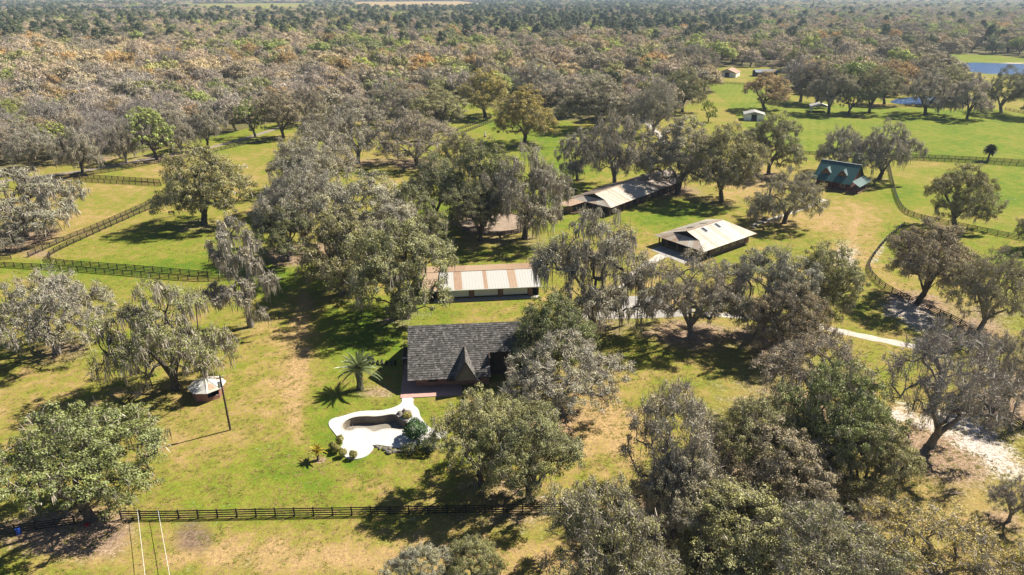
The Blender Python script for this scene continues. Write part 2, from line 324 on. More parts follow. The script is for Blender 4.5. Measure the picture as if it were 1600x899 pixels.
# ------------------------------------------------------------------ where the trees stand (crown boxes in the photo)
# x0, x1, top, bottom, kind, colour, label
COL = dict(tan=(0.42, 0.345, 0.235), leafy=(0.29, 0.285, 0.115), olive=(0.278, 0.262, 0.112), green=(0.200, 0.215, 0.075), dark=(0.165, 0.172, 0.072), grey=(0.335, 0.305, 0.220), brown=(0.315, 0.262, 0.172),
           yellow=(0.40, 0.325, 0.085), spring=(0.33, 0.375, 0.095), orange=(0.43, 0.290, 0.130), pink=(0.52, 0.42, 0.335), pine=(0.115, 0.130, 0.055), lime=(0.34, 0.42, 0.05))
TREES = [
 (-62, 103, 266, 362, 'moss', 'grey', 'moss-draped oak hanging over the left paddock fence corner'),
 (-30, 30, 338, 386, 'moss', 'grey', 'small mossy oak tucked beneath the moss-draped oak by the left fence'),
 (241, 370, 232, 332, 'oak', 'olive', 'lone olive oak with broken crown inside the left paddock'),
 (322, 432, 348, 498, 'gaunt', 'grey', 'gaunt half-dead tree trailing grey moss beside the paddock fence'),
 (-12, 150, 425, 542, 'grey', 'grey', 'round pale grey oak with thin foliage below the double fence'),
 (160, 350, 438, 598, 'moss', 'green', 'broad oak with hanging moss next to the round brick well house'),
 (0, 228, 624, 812, 'oak', 'green', 'large green oak overhanging the broken corner of the front fence'),
 (440, 556, 196, 278, 'grey', 'grey', 'pale grey oak at the far edge of the grove beyond the workshop'),
 (402, 532, 248, 372, 'grey', 'grey', 'grey crowned oak at the paddock side of the central grove'),
 (500, 650, 275, 405, 'oak', 'grey', 'wide grey-green oak in the heart of the central grove'),
 (548, 712, 345, 478, 'oak', 'olive', 'dense olive oak shading the left end of the workshop'),
 (400, 490, 320, 395, 'oak', 'dark', 'low dark oak in the shade of the central grove'),
 (505, 602, 155, 240, 'grey', 'grey', 'grey oak behind the central grove near the lane bend'),
 (588, 712, 174, 244, 'grey', 'brown', 'spreading brownish oak over the shaded clearing behind the grove'),
 (632, 728, 228, 345, 'oak', 'dark', 'dark green oak beside the round pen'),
 (695, 815, 222, 335, 'oak', 'green', 'tall green oak directly behind the round pen'),
 (752, 888, 224, 366, 'moss', 'grey', 'tall oak curtained in grey moss in front of the round pen'),
 (845, 1020, 330, 492, 'moss', 'grey', 'grey weeping oak between the workshop and the parking pad'),
 (868, 940, 190, 285, 'moss', 'grey', 'mossy forked oak behind the left end of the long barn'),
 (912, 1016, 175, 282, 'grey', 'grey', 'grey oak leaning over the roof of the long barn'),
 (1002, 1128, 170, 300, 'oak', 'grey', 'tall grey-green oak at the right end of the long barn'),
 (1082, 1190, 198, 296, 'oak', 'olive', 'leaning olive oak between the long barn and the cottage lane'),
 (1163, 1254, 182, 256, 'oak', 'olive', 'rounded olive oak at the near edge of the big field'),
 (1277, 1348, 200, 256, 'grey', 'grey', 'dusky oak right behind the green roofed cottage'),
 (1338, 1430, 193, 268, 'moss', 'grey', 'moss-hung oak at the gable end of the green roofed cottage'),
 (1175, 1291, 264, 340, 'moss', 'olive', 'small mossy oak over the pale path to the cottage'),
 (1458, 1555, 260, 340, 'oak', 'olive', 'open crowned oak inside the bend of the right paddock fence'),
 (1385, 1522, 345, 456, 'oak', 'brown', 'brownish oak inside the curving fence by the sandy track'),
 (1492, 1612, 388, 502, 'grey', 'olive', 'thin olive oak at the outer side of the right paddock'),
 (1015, 1162, 392, 512, 'grey', 'brown', 'brownish grey oak beside the parking pad'),
 (1128, 1262, 380, 515, 'oak', 'grey', 'grey-green oak in front of the hipped roof building'),
 (1228, 1350, 372, 505, 'oak', 'olive', 'olive oak next to the white sand patch'),
 (796, 922, 452, 578, 'oak', 'green', 'green oak pressing against the right end of the shingled house'),
 (790, 970, 515, 645, 'grey', 'grey', 'grey open oak on the dry lawn right of the shingled house'),
 (676, 826, 568, 788, 'oak', 'olive', 'big olive oak hiding the front of the shingled house'),
 (750, 905, 600, 798, 'oak', 'olive', 'mossy olive oak beside the big oak in front of the house'),
 (607, 705, 836, 950, 'oak', 'grey', 'round grey-green oak outside the front fence'),
 (690, 782, 826, 930, 'oak', 'olive', 'smaller olive oak outside the front fence'),
 (845, 1060, 748, 935, 'grey', 'olive', 'wide grey oak standing over the end of the front fence'),
 (965, 1152, 592, 792, 'grey', 'grey', 'straggling grey oak at the edge of the dry lawn'),
 (1108, 1252, 600, 765, 'oak', 'olive', 'yellowish olive oak in the dense stand on the right'),
 (1215, 1402, 548, 762, 'oak', 'green', 'large dark green oak in the dense stand beside the bare tree'),
 (1060, 1265, 742, 905, 'oak', 'olive', 'spreading oak over brown leaf litter in the dense stand'),
 (1180, 1400, 765, 950, 'grey', 'olive', 'sparse olive oak at the front of the dense stand'),
 (1372, 1585, 772, 945, 'grey', 'yellow', 'thin yellow-olive oak on the sandy slope'),
 (1200, 1362, 512, 640, 'grey', 'brown', 'thin brownish oak near the pale footpath'),
 (1388, 1580, 490, 695, 'bare', 'grey', 'big leafless tree leaning over the sandy track'),
 (1530, 1640, 520, 625, 'grey', 'grey', 'grey thin oak behind the big leafless tree'),
 (1552, 1630, 738, 812, 'bare', 'grey', 'small leafless sapling on bare sandy ground'),
 (1575, 1660, 850, 960, 'grey', 'brown', 'brownish sapling at the foot of the sandy slope'),
 (1000, 1135, 690, 835, 'oak', 'grey', 'grey-green oak below the straggling oak at the fence end'),
 (1285, 1425, 645, 790, 'oak', 'olive', 'olive oak at the foot of the large dark green oak'),
 (1130, 1300, 655, 800, 'oak', 'brown', 'brownish oak in the middle of the dense stand on the right'),
 (905, 1010, 812, 930, 'oak', 'dark', 'dusky oak crowded against the wide grey oak'),
 (1255, 1420, 840, 960, 'oak', 'grey', 'grey-green oak low on the slope below the dense stand'),
 (468, 605, 330, 442, 'oak', 'olive', 'olive oak at the near edge of the central grove'),
 (590, 702, 292, 392, 'oak', 'dark', 'shady oak between the central grove and the round pen'),
 (425, 525, 226, 312, 'oak', 'grey', 'grey-green oak at the top of the central grove'),
 (700, 800, 285, 362, 'oak', 'dark', 'dark low oak overhanging the round pen wall'),
 (1180, 1290, 440, 545, 'oak', 'brown', 'brown-green oak along the footpath'),
 (470, 545, 165, 232, 'oak', 'brown', 'brownish oak where the lane leaves the paddock'),
 (690, 745, 205, 262, 'oak', 'olive', 'small olive oak behind the tall green oak of the pen'),
 (985, 1060, 128, 196, 'grey', 'grey', 'grey oak beside the pale track past the barn'),
 (880, 985, 120, 190, 'oak', 'grey', 'grey-green oak in the pasture behind the long barn'),
 (800, 885, 95, 150, 'grey', 'grey', 'grey oak behind the round golden-olive oak'),
 (1418, 1505, 86, 126, 'oak', 'brown', 'brown oak at the corner between the bank and the pond'),
 (1450, 1522, 104, 150, 'oak', 'olive', 'olive oak between the two waters of the pond'),
 (1590, 1660, 122, 172, 'oak', 'green', 'bushy green oak on the pond shore behind the ragged oak'),
 (1250, 1312, 100, 150, 'oak', 'brown', 'brown oak at the tree belt edge behind the pavilion'),
 (1360, 1420, 100, 150, 'oak', 'orange', 'orange-brown oak in the belt beside the pond'),
 # lane-side row on the left
 (8, 76, 172, 272, 'grey', 'grey', 'grey mossy oak beside the lane, at the row end by the fence corner'),
 (52, 112, 165, 268, 'lane', 'spring', 'oak with fresh yellow-green top in the row along the lane'),
 (86, 152, 188, 276, 'moss', 'grey', 'moss-hung oak standing where the lane meets the paddock fence'),
 (125, 178, 178, 252, 'bare', 'grey', 'bare forked tree in the row along the lane'),
 (165, 216, 192, 252, 'grey', 'brown', 'brownish small oak in the row along the lane'),
 (198, 272, 156, 244, 'lane', 'spring', 'tall pale green tree in the row along the lane'),
 (255, 302, 178, 238, 'grey', 'grey', 'slim grey oak in the row along the lane'),
 (288, 347, 158, 228, 'moss', 'grey', 'weeping grey oak in the row along the lane'),
 (368, 420, 150, 206, 'lane', 'spring', 'bright green young tree beside the lane bend'),
 (405, 470, 138, 208, 'oak', 'brown', 'brown-green oak beside the lane bend'),
 (450, 506, 128, 188, 'grey', 'brown', 'brown crowned oak at the end of the lane'),
 # around the far pastures
 (718, 798, 104, 176, 'oak', 'yellow', 'golden topped oak beyond the curved pasture fence'),
 (774, 866, 139, 208, 'oak', 'yellow', 'round golden-olive oak in the green pasture behind the grove'),
 (578, 662, 128, 182, 'grey', 'grey', 'low spreading grey oak left of the curved pasture fence'),
 (640, 728, 140, 190, 'oak', 'olive', 'low wide oak touching the curved pasture fence'),
 (1040, 1100, 108, 162, 'oak', 'olive', 'olive oak at the corner of the big mown field'),
 (1094, 1124, 152, 188, 'lane', 'lime', 'small lime green tree beside the big mown field'),
 (1164, 1236, 114, 160, 'oak', 'orange', 'orange tinted oak at the far side of the mown field'),
 (1222, 1292, 86, 156, 'bare', 'grey', 'grey bare oak behind the open pavilion'),
 (1270, 1334, 108, 164, 'oak', 'brown', 'brown oak with dark trunks behind the open pavilion'),
 (1308, 1352, 134, 168, 'lane', 'green', 'small bright green oak beside the pond fence'),
 (1330, 1402, 104, 165, 'oak', 'olive', 'light olive oak on the near shore of the pond'),
 (1410, 1500, 110, 168, 'moss', 'brown', 'brown mossy oak between the field and the pond'),
 (1490, 1552, 112, 180, 'moss', 'pink', 'lone leaning mossy tree out on the mown field'),
 (1540, 1612, 98, 172, 'grey', 'green', 'ragged green oak at the right shore of the pond'),
 (1056, 1122, 68, 116, 'grey', 'grey', 'grey oak behind the red roofed house'),
 (1600, 1660, 320, 385, 'oak', 'olive', 'oak at the outer end of the right paddock fence'),
]
KZ = dict(oak=(0.60, 0.40, 1.00), grey=(0.60, 0.40, 1.0), moss=(0.58, 0.42, 1.0), gaunt=(0.56, 0.44, 1.0), bare=(0.60, 0.40, 1.0), lane=(0.62, 0.38, 1.0))
def solve_tree(x0, x1, y0, y1, kind):
    zc, sz, _ = KZ[kind]; Ht = 13.0; cx, cy = (x0+x1)/2, (y0+y1)/2
    for _ in range(14):
        X, Y = G(cx, cy, zc*Ht); dep = Y*CP+(H-zc*Ht)*SP
        dl = math.atan2(H-zc*Ht, Y); R = (x1-x0)/2*dep/F; a = (y1-y0)/2*dep/F
        q = a*a-(R*math.sin(dl))**2
        hh = math.sqrt(max(q, 0.04))/(sz*math.cos(dl))
        Ht = 0.5*Ht+0.5*min(max(hh, 0.95*R, 4.0), 2.2*R if kind != 'gaunt' else 3.2*R, 24.0)
    return X, Y, R, Ht
SOLVED = [solve_tree(*r[:5]) for r in TREES]

# ------------------------------------------------------------------ ground sheet
def grid_lines():
    xs = list(np.arange(-150, 150.1, 1.25)); xs = [x for x in xs if not -34 < x < -6]+list(np.arange(-34, -5.9, 0.4))
    d = 1.6; x = 150.0; side = []
    while x < 9000: x += d; d *= 1.09; side.append(x)
    xs = sorted(set([-v for v in side]+xs+side))
    ys = [-400, -120, -20, 10, 25, 35, 42, 48]+list(np.arange(52, 76, 1.0))+list(np.arange(76, 100, 0.4))+list(np.arange(100, 240, 1.2))
    d = 1.3; y = ys[-1]
    while y < 12000: y += d; d *= 1.028; ys.append(y)
    return np.array(xs), np.array(sorted(ys))
gx, gy = grid_lines(); GX, GY = np.meshgrid(gx, gy)
nx, ny = len(gx), len(gy)
basin_w = smooth([G(*p) for p in BASIN], 2); deck_w = smooth([G(*p) for p in DECK], 2)
depth = np.maximum(GY*CP+H*SP, 5.0); pxx = 800+F*GX/depth; pyy = 449.5-F*(GY*SP-H*CP)/depth
near = GY > 30
green = np.full(GX.shape, 0.47); litter = np.zeros(GX.shape); sand = np.zeros(GX.shape)
mow = np.zeros(GX.shape); soil = np.zeros(GX.shape); woods = np.zeros(GX.shape)
def blob(arr, x, y, rx, ry, v, mode='add', rot=0.0):
    dx, dy = pxx-x, pyy-y; cr, sr = math.cos(math.radians(rot)), math.sin(math.radians(rot))
    q = np.exp(-(((dx*cr+dy*sr)/rx)**2+((-dx*sr+dy*cr)/ry)**2)*1.0)
    arr += v*q*near
for b in [(560, 530, 95, 48, .48), (520, 655, 70, 60, .42), (480, 735, 120, 45, .34), (640, 490, 90, 22, .30), (440, 438, 100, 22, .40), (640, 640, 40, 30, .3),
          (1050, 335, 70, 25, .40), (1560, 300, 90, 60, .30), (1405, 302, 35, 20, .40), (1395, 375, 18, 35, .35), (870, 330, 40, 30, .3), (200, 420, 220, 12, .5),
          (300, 385, 160, 30, .22), (870, 255, 60, 50, .35), (680, 335, 60, 25, .35), (640, 372, 80, 25, .2), (330, 215, 140, 30, .2), (150, 530, 90, 30, .16),
          (1290, 365, 70, 18, .15), (240, 850, 14, 60, .25), (1560, 395, 70, 40, .15), (1350, 500, 40, 22, .15), (980, 540, 60, 40, .12), (800, 190, 90, 40, .3), (820, 430, 70, 30, .12),
          (940, 605, 40, 70, -.12), (450, 610, 55, 110, -.30), (470, 505, 35, 80, -.16), (940, 665, 70, 60, -.42), (600, 872, 330, 30, -.42), (380, 862, 120, 36, -.24), (330, 700, 120, 40, -.22),
          (100, 320, 120, 40, -.18), (320, 272, 90, 30, -.22), (1300, 345, 120, 30, -.28), (1330, 392, 50, 25, -.30), (1170, 292, 60, 22, -.30), (1500, 880, 130, 80, -.22), (930, 870, 90, 50, -.35),
          (1560, 340, 80, 14, -.18), (60, 600, 120, 80, -.06), (340, 640, 60, 40, -.12), (880, 460, 40, 25, -.2), (1480, 620, 120, 60, -.25), (1200, 470, 120, 40, -.15), (30, 440, 40, 10, -.25)]:
    blob(green, *b)
for b in [(60, 832, 130, 34, .75), (150, 850, 60, 40, .55), (1100, 810, 170, 110, .62), (1480, 700, 120, 70, .62), (1500, 810, 140, 80, .42), (470, 396, 90, 16, .7), (30, 368, 70, 18, .8), (60, 398, 40, 10, .7),
          (1060, 515, 80, 26, .6), (1420, 480, 60, 40, .55), (1540, 480, 60, 50, .5), (590, 612, 42, 16, .75), (1180, 285, 60, 18, .45), (1200, 620, 120, 90, .5), (850, 690, 60, 40, .5), (720, 815, 130, 25, .5), (560, 880, 300, 36, .28),
          (100, 520, 60, 40, .35), (1030, 295, 60, 12, .6), (500, 719, 12, 6, .7), (770, 348, 60, 10, .8), (620, 250, 70, 14, .5), (240, 245, 200, 10, .4), (1600, 600, 60, 60, .6), (960, 480, 70, 12, .5)]:
    blob(litter, *b)
for b in [(1548, 708, 95, 30, .92, 'add', 32), (1400, 648, 28, 20, .8), (1320, 408, 22, 30, .75), (1408, 478, 34, 14, .8), (1440, 508, 26, 12, .75), (1300, 436, 24, 12, .6), (1425, 490, 40, 12, .55), (1372, 396, 8, 30, .55, 'add', 30), (1480, 780, 20, 10, .5), (1470, 662, 60, 18, .6), (480, 690, 4, 3, 0.0)]:
    blob(sand, *b)
for b in [(300, 842, 40, 34, .85), (170, 838, 44, 24, .7), (1100, 800, 70, 60, .35)]: blob(soil, *b)
for X, Y, R, Ht in SOLVED:
    q = np.exp(-(((GX-X)**2+(GY-Y)**2)/(0.75*R)**2)**1.5); litter += 0.42*q; green -= 0.06*q
for tr in ([(470, 425), (468, 480), (462, 540), (455, 600), (452, 650), (470, 700), (520, 745), (600, 770)], [(480, 425), (480, 480), (475, 540), (468, 600), (466, 650), (484, 696), (530, 738), (605, 760)], [(1420, 470), (1380, 430), (1345, 400), (1330, 370), (1345, 330)], [(1050, 470), (1120, 450), (1250, 425), (1310, 400)]):
    dt_ = dist_poly(GX, GY, smooth([G(*q) for q in tr], 2, False), False); green -= .26*np.exp(-(dt_/.9)**2); litter += .12*np.exp(-(dt_/.7)**2)
fr = [G(*p) for p in FIELD_R]; m = inside(GX, GY, fr)
green[m] = 0.74; litter[m] *= 0.3; mow[m] = np.clip(1.0-((pxx[m]-1220)/120)**2, 0, 1)
m = inside(GX, GY, [G(*p) for p in BANK]); green[m] = 0.7
pond_w = smooth([G(*p) for p in POND], 2)
dp = dist_poly(GX, GY, pond_w); sand += np.where((dp < 5) & (pyy < 101), 1.0, 0)
yb_x = [-400, 0, 130, 250, 400, 480, 520, 700, 780, 870, 1020, 1100, 1160, 1222, 1245, 1400, 1425, 1490, 1510, 1600, 2000]
yb_y = [275, 268, 252, 234, 198, 180, 190, 196, 160, 188, 192, 150, 116, 116, 146, 150, 128, 90, 90, 95, 100]
CLEAR = [FIELD_R, POND, BANK,  [(1085, 104), (1222, 106), (1222, 134), (1085, 134)],
         [(270, 19), (300, 6), (470, 5), (540, 10), (470, 20), (390, 22)], [(545, 3), (720, 2), (790, 10), (700, 17), (560, 17)], [(-80, 10), (60, 10), (50, 18), (-80, 19)], [(110, 15), (280, 13), (230, 25), (140, 24)],
         [(790, 27), (822, 26), (824, 40), (800, 42)], [(140, 164), (200, 158), (205, 180), (150, 182)], [(676, 160), (720, 158), (790, 172), (860, 178), (860, 195), (780, 215), (700, 215)], [(1320, 2), (1420, 1), (1400, 6), (1330, 6)]]
CLEAR.append(POND2)
CLEAR_W = [[G(*p) for p in c] for c in CLEAR]
def in_woods(X, Y):
    px = 800+F*X/(Y*CP+H*SP); py = 449.5-F*(Y*SP-H*CP)/(Y*CP+H*SP)
    r = py < np.interp(px, yb_x, yb_y)
    for c in CLEAR_W: r &= ~inside(X, Y, c)
    return r
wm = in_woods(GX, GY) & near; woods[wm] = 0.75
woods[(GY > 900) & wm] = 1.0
for c, gv in zip(CLEAR_W[4:8], (0.45, 0.02, 0.4, 0.15)): m = inside(GX, GY, c); green[m] = gv
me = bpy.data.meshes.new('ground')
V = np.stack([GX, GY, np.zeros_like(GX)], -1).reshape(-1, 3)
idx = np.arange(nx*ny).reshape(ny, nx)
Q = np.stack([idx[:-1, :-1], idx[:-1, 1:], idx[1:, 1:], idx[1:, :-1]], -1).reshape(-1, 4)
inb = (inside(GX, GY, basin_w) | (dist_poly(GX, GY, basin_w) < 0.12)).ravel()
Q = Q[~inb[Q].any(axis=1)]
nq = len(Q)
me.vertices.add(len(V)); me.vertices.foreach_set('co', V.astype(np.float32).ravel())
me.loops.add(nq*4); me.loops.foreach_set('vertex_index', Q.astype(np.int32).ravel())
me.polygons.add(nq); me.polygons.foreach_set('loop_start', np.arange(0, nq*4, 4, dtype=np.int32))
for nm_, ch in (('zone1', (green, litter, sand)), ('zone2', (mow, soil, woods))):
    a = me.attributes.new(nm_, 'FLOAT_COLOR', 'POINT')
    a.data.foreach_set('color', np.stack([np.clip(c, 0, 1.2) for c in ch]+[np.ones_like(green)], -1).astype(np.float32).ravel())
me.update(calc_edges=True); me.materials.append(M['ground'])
tag(link('ground', me), kind='structure')

def sheet(name, pts_w, z, mat, thick=0.0, parent=None):
    mb = MB(); n = len(pts_w)
    top = [(p[0], p[1], z) for p in pts_w]
    area = sum(pts_w[i][0]*pts_w[(i+1) % n][1]-pts_w[(i+1) % n][0]*pts_w[i][1] for i in range(n))
    if area < 0: top.reverse()
    if thick: mb.slab(top, thick, (0, 0, 1))
    else: mb.add(top, [tuple(range(n))])
    return mb.build(name, mat, parent)
def strip(name, pts_px, width, z, mat):
    p = smooth([G(*q) for q in pts_px], 3, False); L = []; Rr = []
    for i in range(len(p)):
        d = (p[min(i+1, len(p)-1)]-p[max(i-1, 0)]); d = d.normalized() if d.length > 1e-6 else Vector((1, 0))
        nrm = Vector((-d.y, d.x)); wv_ = width*(1+0.12*math.sin(i*1.7))
        L.append(p[i]+nrm*wv_/2); Rr.append(p[i]-nrm*wv_/2)
    mb = MB(); n = len(p)
    mb.add([(q.x, q.y, z) for q in L]+[(q.x, q.y, z) for q in Rr], [(i, n+i, n+i+1, i+1) for i in range(n-1)])
    return tag(mb.build(name, mat), kind='structure')
tag(sheet('parking_pad', [G(*p) for p in PAD], 0.03, M['paving'], 0.06), kind='structure')
tag(sheet('pond', pond_w, 0.06, M['water']), kind='structure')
tag(sheet('pond', smooth([G(*p) for p in POND2], 2), 0.06, M['water']), kind='structure')
strip('lane', [(-120, 300), (20, 281), (70, 275), (140, 266), (230, 249), (330, 231), (400, 212), (470, 188), (500, 178), (560, 170)], 3.2, 0.008, M['lane'])
strip('footpath', [(1085, 489), (1180, 496), (1260, 505), (1320, 520), (1420, 540), (1480, 552)], 2.3, 0.012, M['path'])
strip('garden_path', [(1175, 352), (1215, 340), (1255, 326), (1290, 312)], 1.6, 0.012, M['path'])
strip('yard_path', [(1048, 392), (1020, 408), (992, 428), (970, 455), (955, 470)], 2.6, 0.016, M['path'])
strip('field_track', [(985, 178), (1008, 190), (1030, 210), (1040, 222)], 3.0, 0.012, M['path'])
tag(sheet('round_pen_sand', [(G(775, 349)[0]+10.6*math.cos(a*math.pi/16), G(775, 349)[1]+10.6*math.sin(a*math.pi/16)) for a in range(32)], 0.012, M['pen']), kind='structure')

# ------------------------------------------------------------------ buildings
class Frame:
    def __init__(s, x, y, ang):
        s.o = Vector((x, y, 0)); s.a = math.radians(ang); s.u = Vector((math.cos(s.a), math.sin(s.a), 0)); s.v = Vector((-s.u.y, s.u.x, 0))
    def __call__(s, u, v, z): return s.o+s.u*u+s.v*v+Vector((0, 0, z))
    def loc(s, x, y): d = Vector((x, y, 0))-s.o; return d.dot(s.u), d.dot(s.v)
    def box(s, mb, u0, u1, v0, v1, z0, z1): return mb.box(s((u0+u1)/2, (v0+v1)/2, (z0+z1)/2), (abs(u1-u0), abs(v1-v0), abs(z1-z0)), s.a)
    def hit(s, px, py, zf):
        z = 3.0
        for _ in range(60):
            x, y = G(px, py, z); u, v = s.loc(x, y); z = z*0.6+0.4*zf(u, v)
        return u, v, z
def fbox(fr, name, mat, parent, *a): return fr.box(MB(), *a).build(name, mat, parent)
def roof_strips(fr, parent, mat, A, B, Cc, D, widths, name='roof_sheet', rib=True, t=0.05, mats=None):
    """quad A-B (eave) / D-C (ridge) cut into sheets across A->B; each sheet its own object with raised ribs"""
    A, B, Cc, D = [Vector(p) for p in (A, B, Cc, D)]
    if isinstance(widths, int): widths = [i/widths for i in range(widths+1)]
    nr = (B-A).cross(D-A)
    nr = nr if nr.length > 1e-6 else (B-A).cross(Cc-A)
    nr.normalize()
    if nr.z < 0: nr = -nr
    g = 0.004
    for i in range(len(widths)-1):
        a, b = widths[i], widths[i+1]; L = (B-A).length; e = g/max(L, 1)
        p = [A.lerp(B, a+e), A.lerp(B, b-e), D.lerp(Cc, b-e), D.lerp(Cc, a+e)]
        mb = MB(); mb.slab(p, t, nr)
        if rib:
            k = max(1, int((b-a)*L/0.6))
            for j in range(k):
                f = (j+0.5)/k; q0 = p[0].lerp(p[1], f); q1 = p[3].lerp(p[2], f)
                if (q1-q0).length < 0.3: continue
                q0 = q0.lerp(q1, 0.03); q1 = q0.lerp(q1, 0.97); w_ = (B-A).normalized()*0.035
                mb.add([q0-w_, q0+w_, q1+w_, q1-w_, q0+nr*0.03, q1+nr*0.03], [(0, 4, 5, 3), (4, 1, 2, 5), (0, 1, 4), (3, 5, 2)])
        mb.build(name, (mats[i] if mats else mat), parent)

# --- shingled house
fr = Frame(-17.40, 98.49, 5.4); ZE, SL, RUN, LEN = 2.2, 0.741, 8.18, 21.5
ZR = ZE+SL*RUN
hs = thing('brick_house', fr(10, 8, 0), 'steep shingle-roofed brick house with triangular dormer beside the empty pool', 'house')
roof = MB().slab([fr(0, 0, ZE), fr(13.9, 0, ZE), fr(13.9, RUN, ZR), fr(0, RUN, ZR)], 0.22).slab([fr(13.9, 3.6, ZE+SL*3.6), fr(LEN, 3.6, ZE+SL*3.6), fr(LEN, RUN, ZR), fr(13.9, RUN, ZR)], 0.22)
roof.slab([fr(LEN, 2*RUN, ZE), fr(0, 2*RUN, ZE), fr(0, RUN, ZR), fr(LEN, RUN, ZR)], 0.22)
roof_o = roof.build('roof', M['dark_wood'], hs)
ud, vd, zd = fr.hit(725.5, 539, lambda u, v: ZE+SL*v)
rng = np.random.default_rng(5)
def shingles(u0, u1, v0, v1, row=0.40, plane=None, jit=0.02):
    out = []; var = []
    n = int((v1-v0)*math.hypot(1, SL)/row)
    for i in range(n):
        va = v0+(v1-v0)*i/n; vb = v0+(v1-v0)*(i+1.35)/n; vb = min(vb, v1)
        u = u0-rng.uniform(0, 0.3)
        while u < u1:
            wd = rng.uniform(0.22, 0.52); a = max(u, u0); b = min(u+wd, u1)-0.015; u += wd
            if b-a < 0.05: continue
            lift = 0.06+rng.uniform(0, 0.05); da = rng.uniform(-0.04, 0.02)
            p = [plane(a, va+da, lift), plane(b, va+da, lift+rng.uniform(-.01, .01)), plane(b, vb, 0.008), plane(a, vb, 0.008)]
            q = [plane(a, va+da, -0.01), plane(b, va+da, -0.01), p[1], p[0]]
            s_ = rng.beta(2.2, 2.2); out += [p, q]; var += [s_, s_*0.6]
    return out, var
def main_plane(u, v, l): return fr(u, v-l*0.6, ZE+SL*v+l*0.8)
o1, v1_ = shingles(-0.05, 13.9, -0.02, RUN, 0.40, main_plane); o2, v2_ = shingles(13.9, LEN+0.05, 3.58, RUN, 0.40, main_plane)
HW, DSL = 2.0, 1.85
def dorm_plane(sg):
    return lambda a, q, l: fr(ud+sg*(HW-q)+sg*l*0.8, vd-a, zd+0.02-DSL*(HW-q)+l*0.55)
vfront = 6.0
def dorm(sg):
    out = []; var = []; n = 10
    for i in range(n):
        qa = HW*i/n; qb = min(HW, HW*(i+1.3)/n); zq = zd-DSL*(HW-qa)
        amax = vfront; vm = (zq-ZE)/SL; amin = vd-max(vm, 0); a = max(amin, 0.0)
        while a < amax:
            wd = rng.uniform(0.22, 0.5); b = min(a+wd, amax)-0.01; l = 0.03+rng.uniform(0, .03); s_ = rng.beta(2.2, 2.2); P_ = dorm_plane(sg)
            p = [P_(a, qa, l), P_(b, qa, l), P_(b, qb, 0.008), P_(a, qb, 0.008)]
            out += [p]; var += [s_]; a += wd
    return out, var
o3, v3_ = dorm(1); o4, v4_ = dorm(-1)
# ridge caps
o5 = []; v5_ = []
for i in range(54):
    a = i*LEN/54; b = a+LEN/54+0.05; s_ = rng.beta(2, 2)
    o5 += [[fr(a, RUN-0.16, ZR-0.03), fr(b, RUN-0.16, ZR-0.05), fr(b, RUN, ZR+0.07), fr(a, RUN, ZR+0.09)], [fr(a, RUN, ZR+0.09), fr(b, RUN, ZR+0.07), fr(b, RUN+0.16, ZR-0.05), fr(a, RUN+0.16, ZR-0.03)]]; v5_ += [s_, s_]
o6, v6_ = shingles(-0.05, LEN, -0.02, RUN, 0.42, lambda u, v, l: fr(u, 2*RUN-v+l*0.6, ZE+SL*v+l*0.8))
sv = np.array([[tuple(p-hs.location) for p in q] for q in o1+o2+o3+o4+o5+o6]); so = link('shingles', mesh_np('shingles', sv, 4, np.array(v1_+v2_+v3_+v4_+v5_+v6_), M['shingle']), roof_o); so['kind'] = 'stuff'
# dormer body
db = MB(); zb = zd-DSL*HW
db.add([fr(ud-HW, vd-vfront+.25, max(zb, 1.6)), fr(ud+HW, vd-vfront+.25, max(zb, 1.6)), fr(ud, vd-vfront+.25, zd-0.05), fr(ud-HW, vd-vfront+.45, max(zb, 1.6)), fr(ud+HW, vd-vfront+.45, max(zb, 1.6)), fr(ud, vd-vfront+.45, zd-0.05)], [(0, 1, 2), (5, 4, 3), (0, 3, 4, 1), (1, 4, 5, 2), (2, 5, 3, 0)])
dor = db.build('dormer_gable', M['grey_wood'], hs)
for sg in (-1, 1):
    MB().slab([fr(ud+sg*HW, vd-vfront, zb), fr(ud+sg*HW, vd+0.3-HW*DSL/SL, zb), fr(ud, vd+0.4, zd-0.02), fr(ud, vd-vfront, zd-0.02)][::sg], 0.12).build('dormer_roof', M['dark_wood'], hs)
# walls: gable ends, front, back
def gable(u0, u1):
    v0, v1, zt = 1.4, 2*RUN-1.4, ZR-0.3; zs = ZE+SL*1.4-0.3
    pts = [(v0, 0), (v1, 0), (v1, zs), (RUN, zt), (v0, zs)]
    mb = MB(); n = 5
    mb.add([fr(u0, v, z) for v, z in pts]+[fr(u1, v, z) for v, z in pts], [(4, 3, 2, 1, 0), (5, 6, 7, 8, 9)]+[(i, (i+1) % n, n+(i+1) % n, n+i) for i in range(n)])
    return mb.build('gable_wall', M['brick'], hs)
gable(1.3, 1.55); gable(LEN-1.4, LEN-1.15)
fbox(fr, 'front_wall', M['brick'], hs, 1.55, 13.7, 1.4, 1.65, 0, ZE+SL*1.4-0.28); fbox(fr, 'back_wall', M['brick'], hs, 1.55, LEN-1.4, 2*RUN-1.65, 2*RUN-1.4, 0, ZE+SL*1.4-0.3)
fbox(fr, 'recess_wall', M['dark_wood'], hs, 13.7, LEN-1.4, 4.4, 4.65, 0, 5.1); fbox(fr, 'recess_return', M['dark_wood'], hs, 13.72, 13.95, 1.65, 4.4, 0, 4.9)  # brick recess darkened: its shade is put into the wall colour
for u in (3.2, 6.4, 10.6):
    wn = fbox(fr, 'window', M['dark_wood'], hs, u, u+1.6, 1.34, 1.45, 0.9, 2.3); fbox(fr, 'pane', M['glass'], wn, u+.12, u+1.48, 1.31, 1.36, 1.0, 2.2)
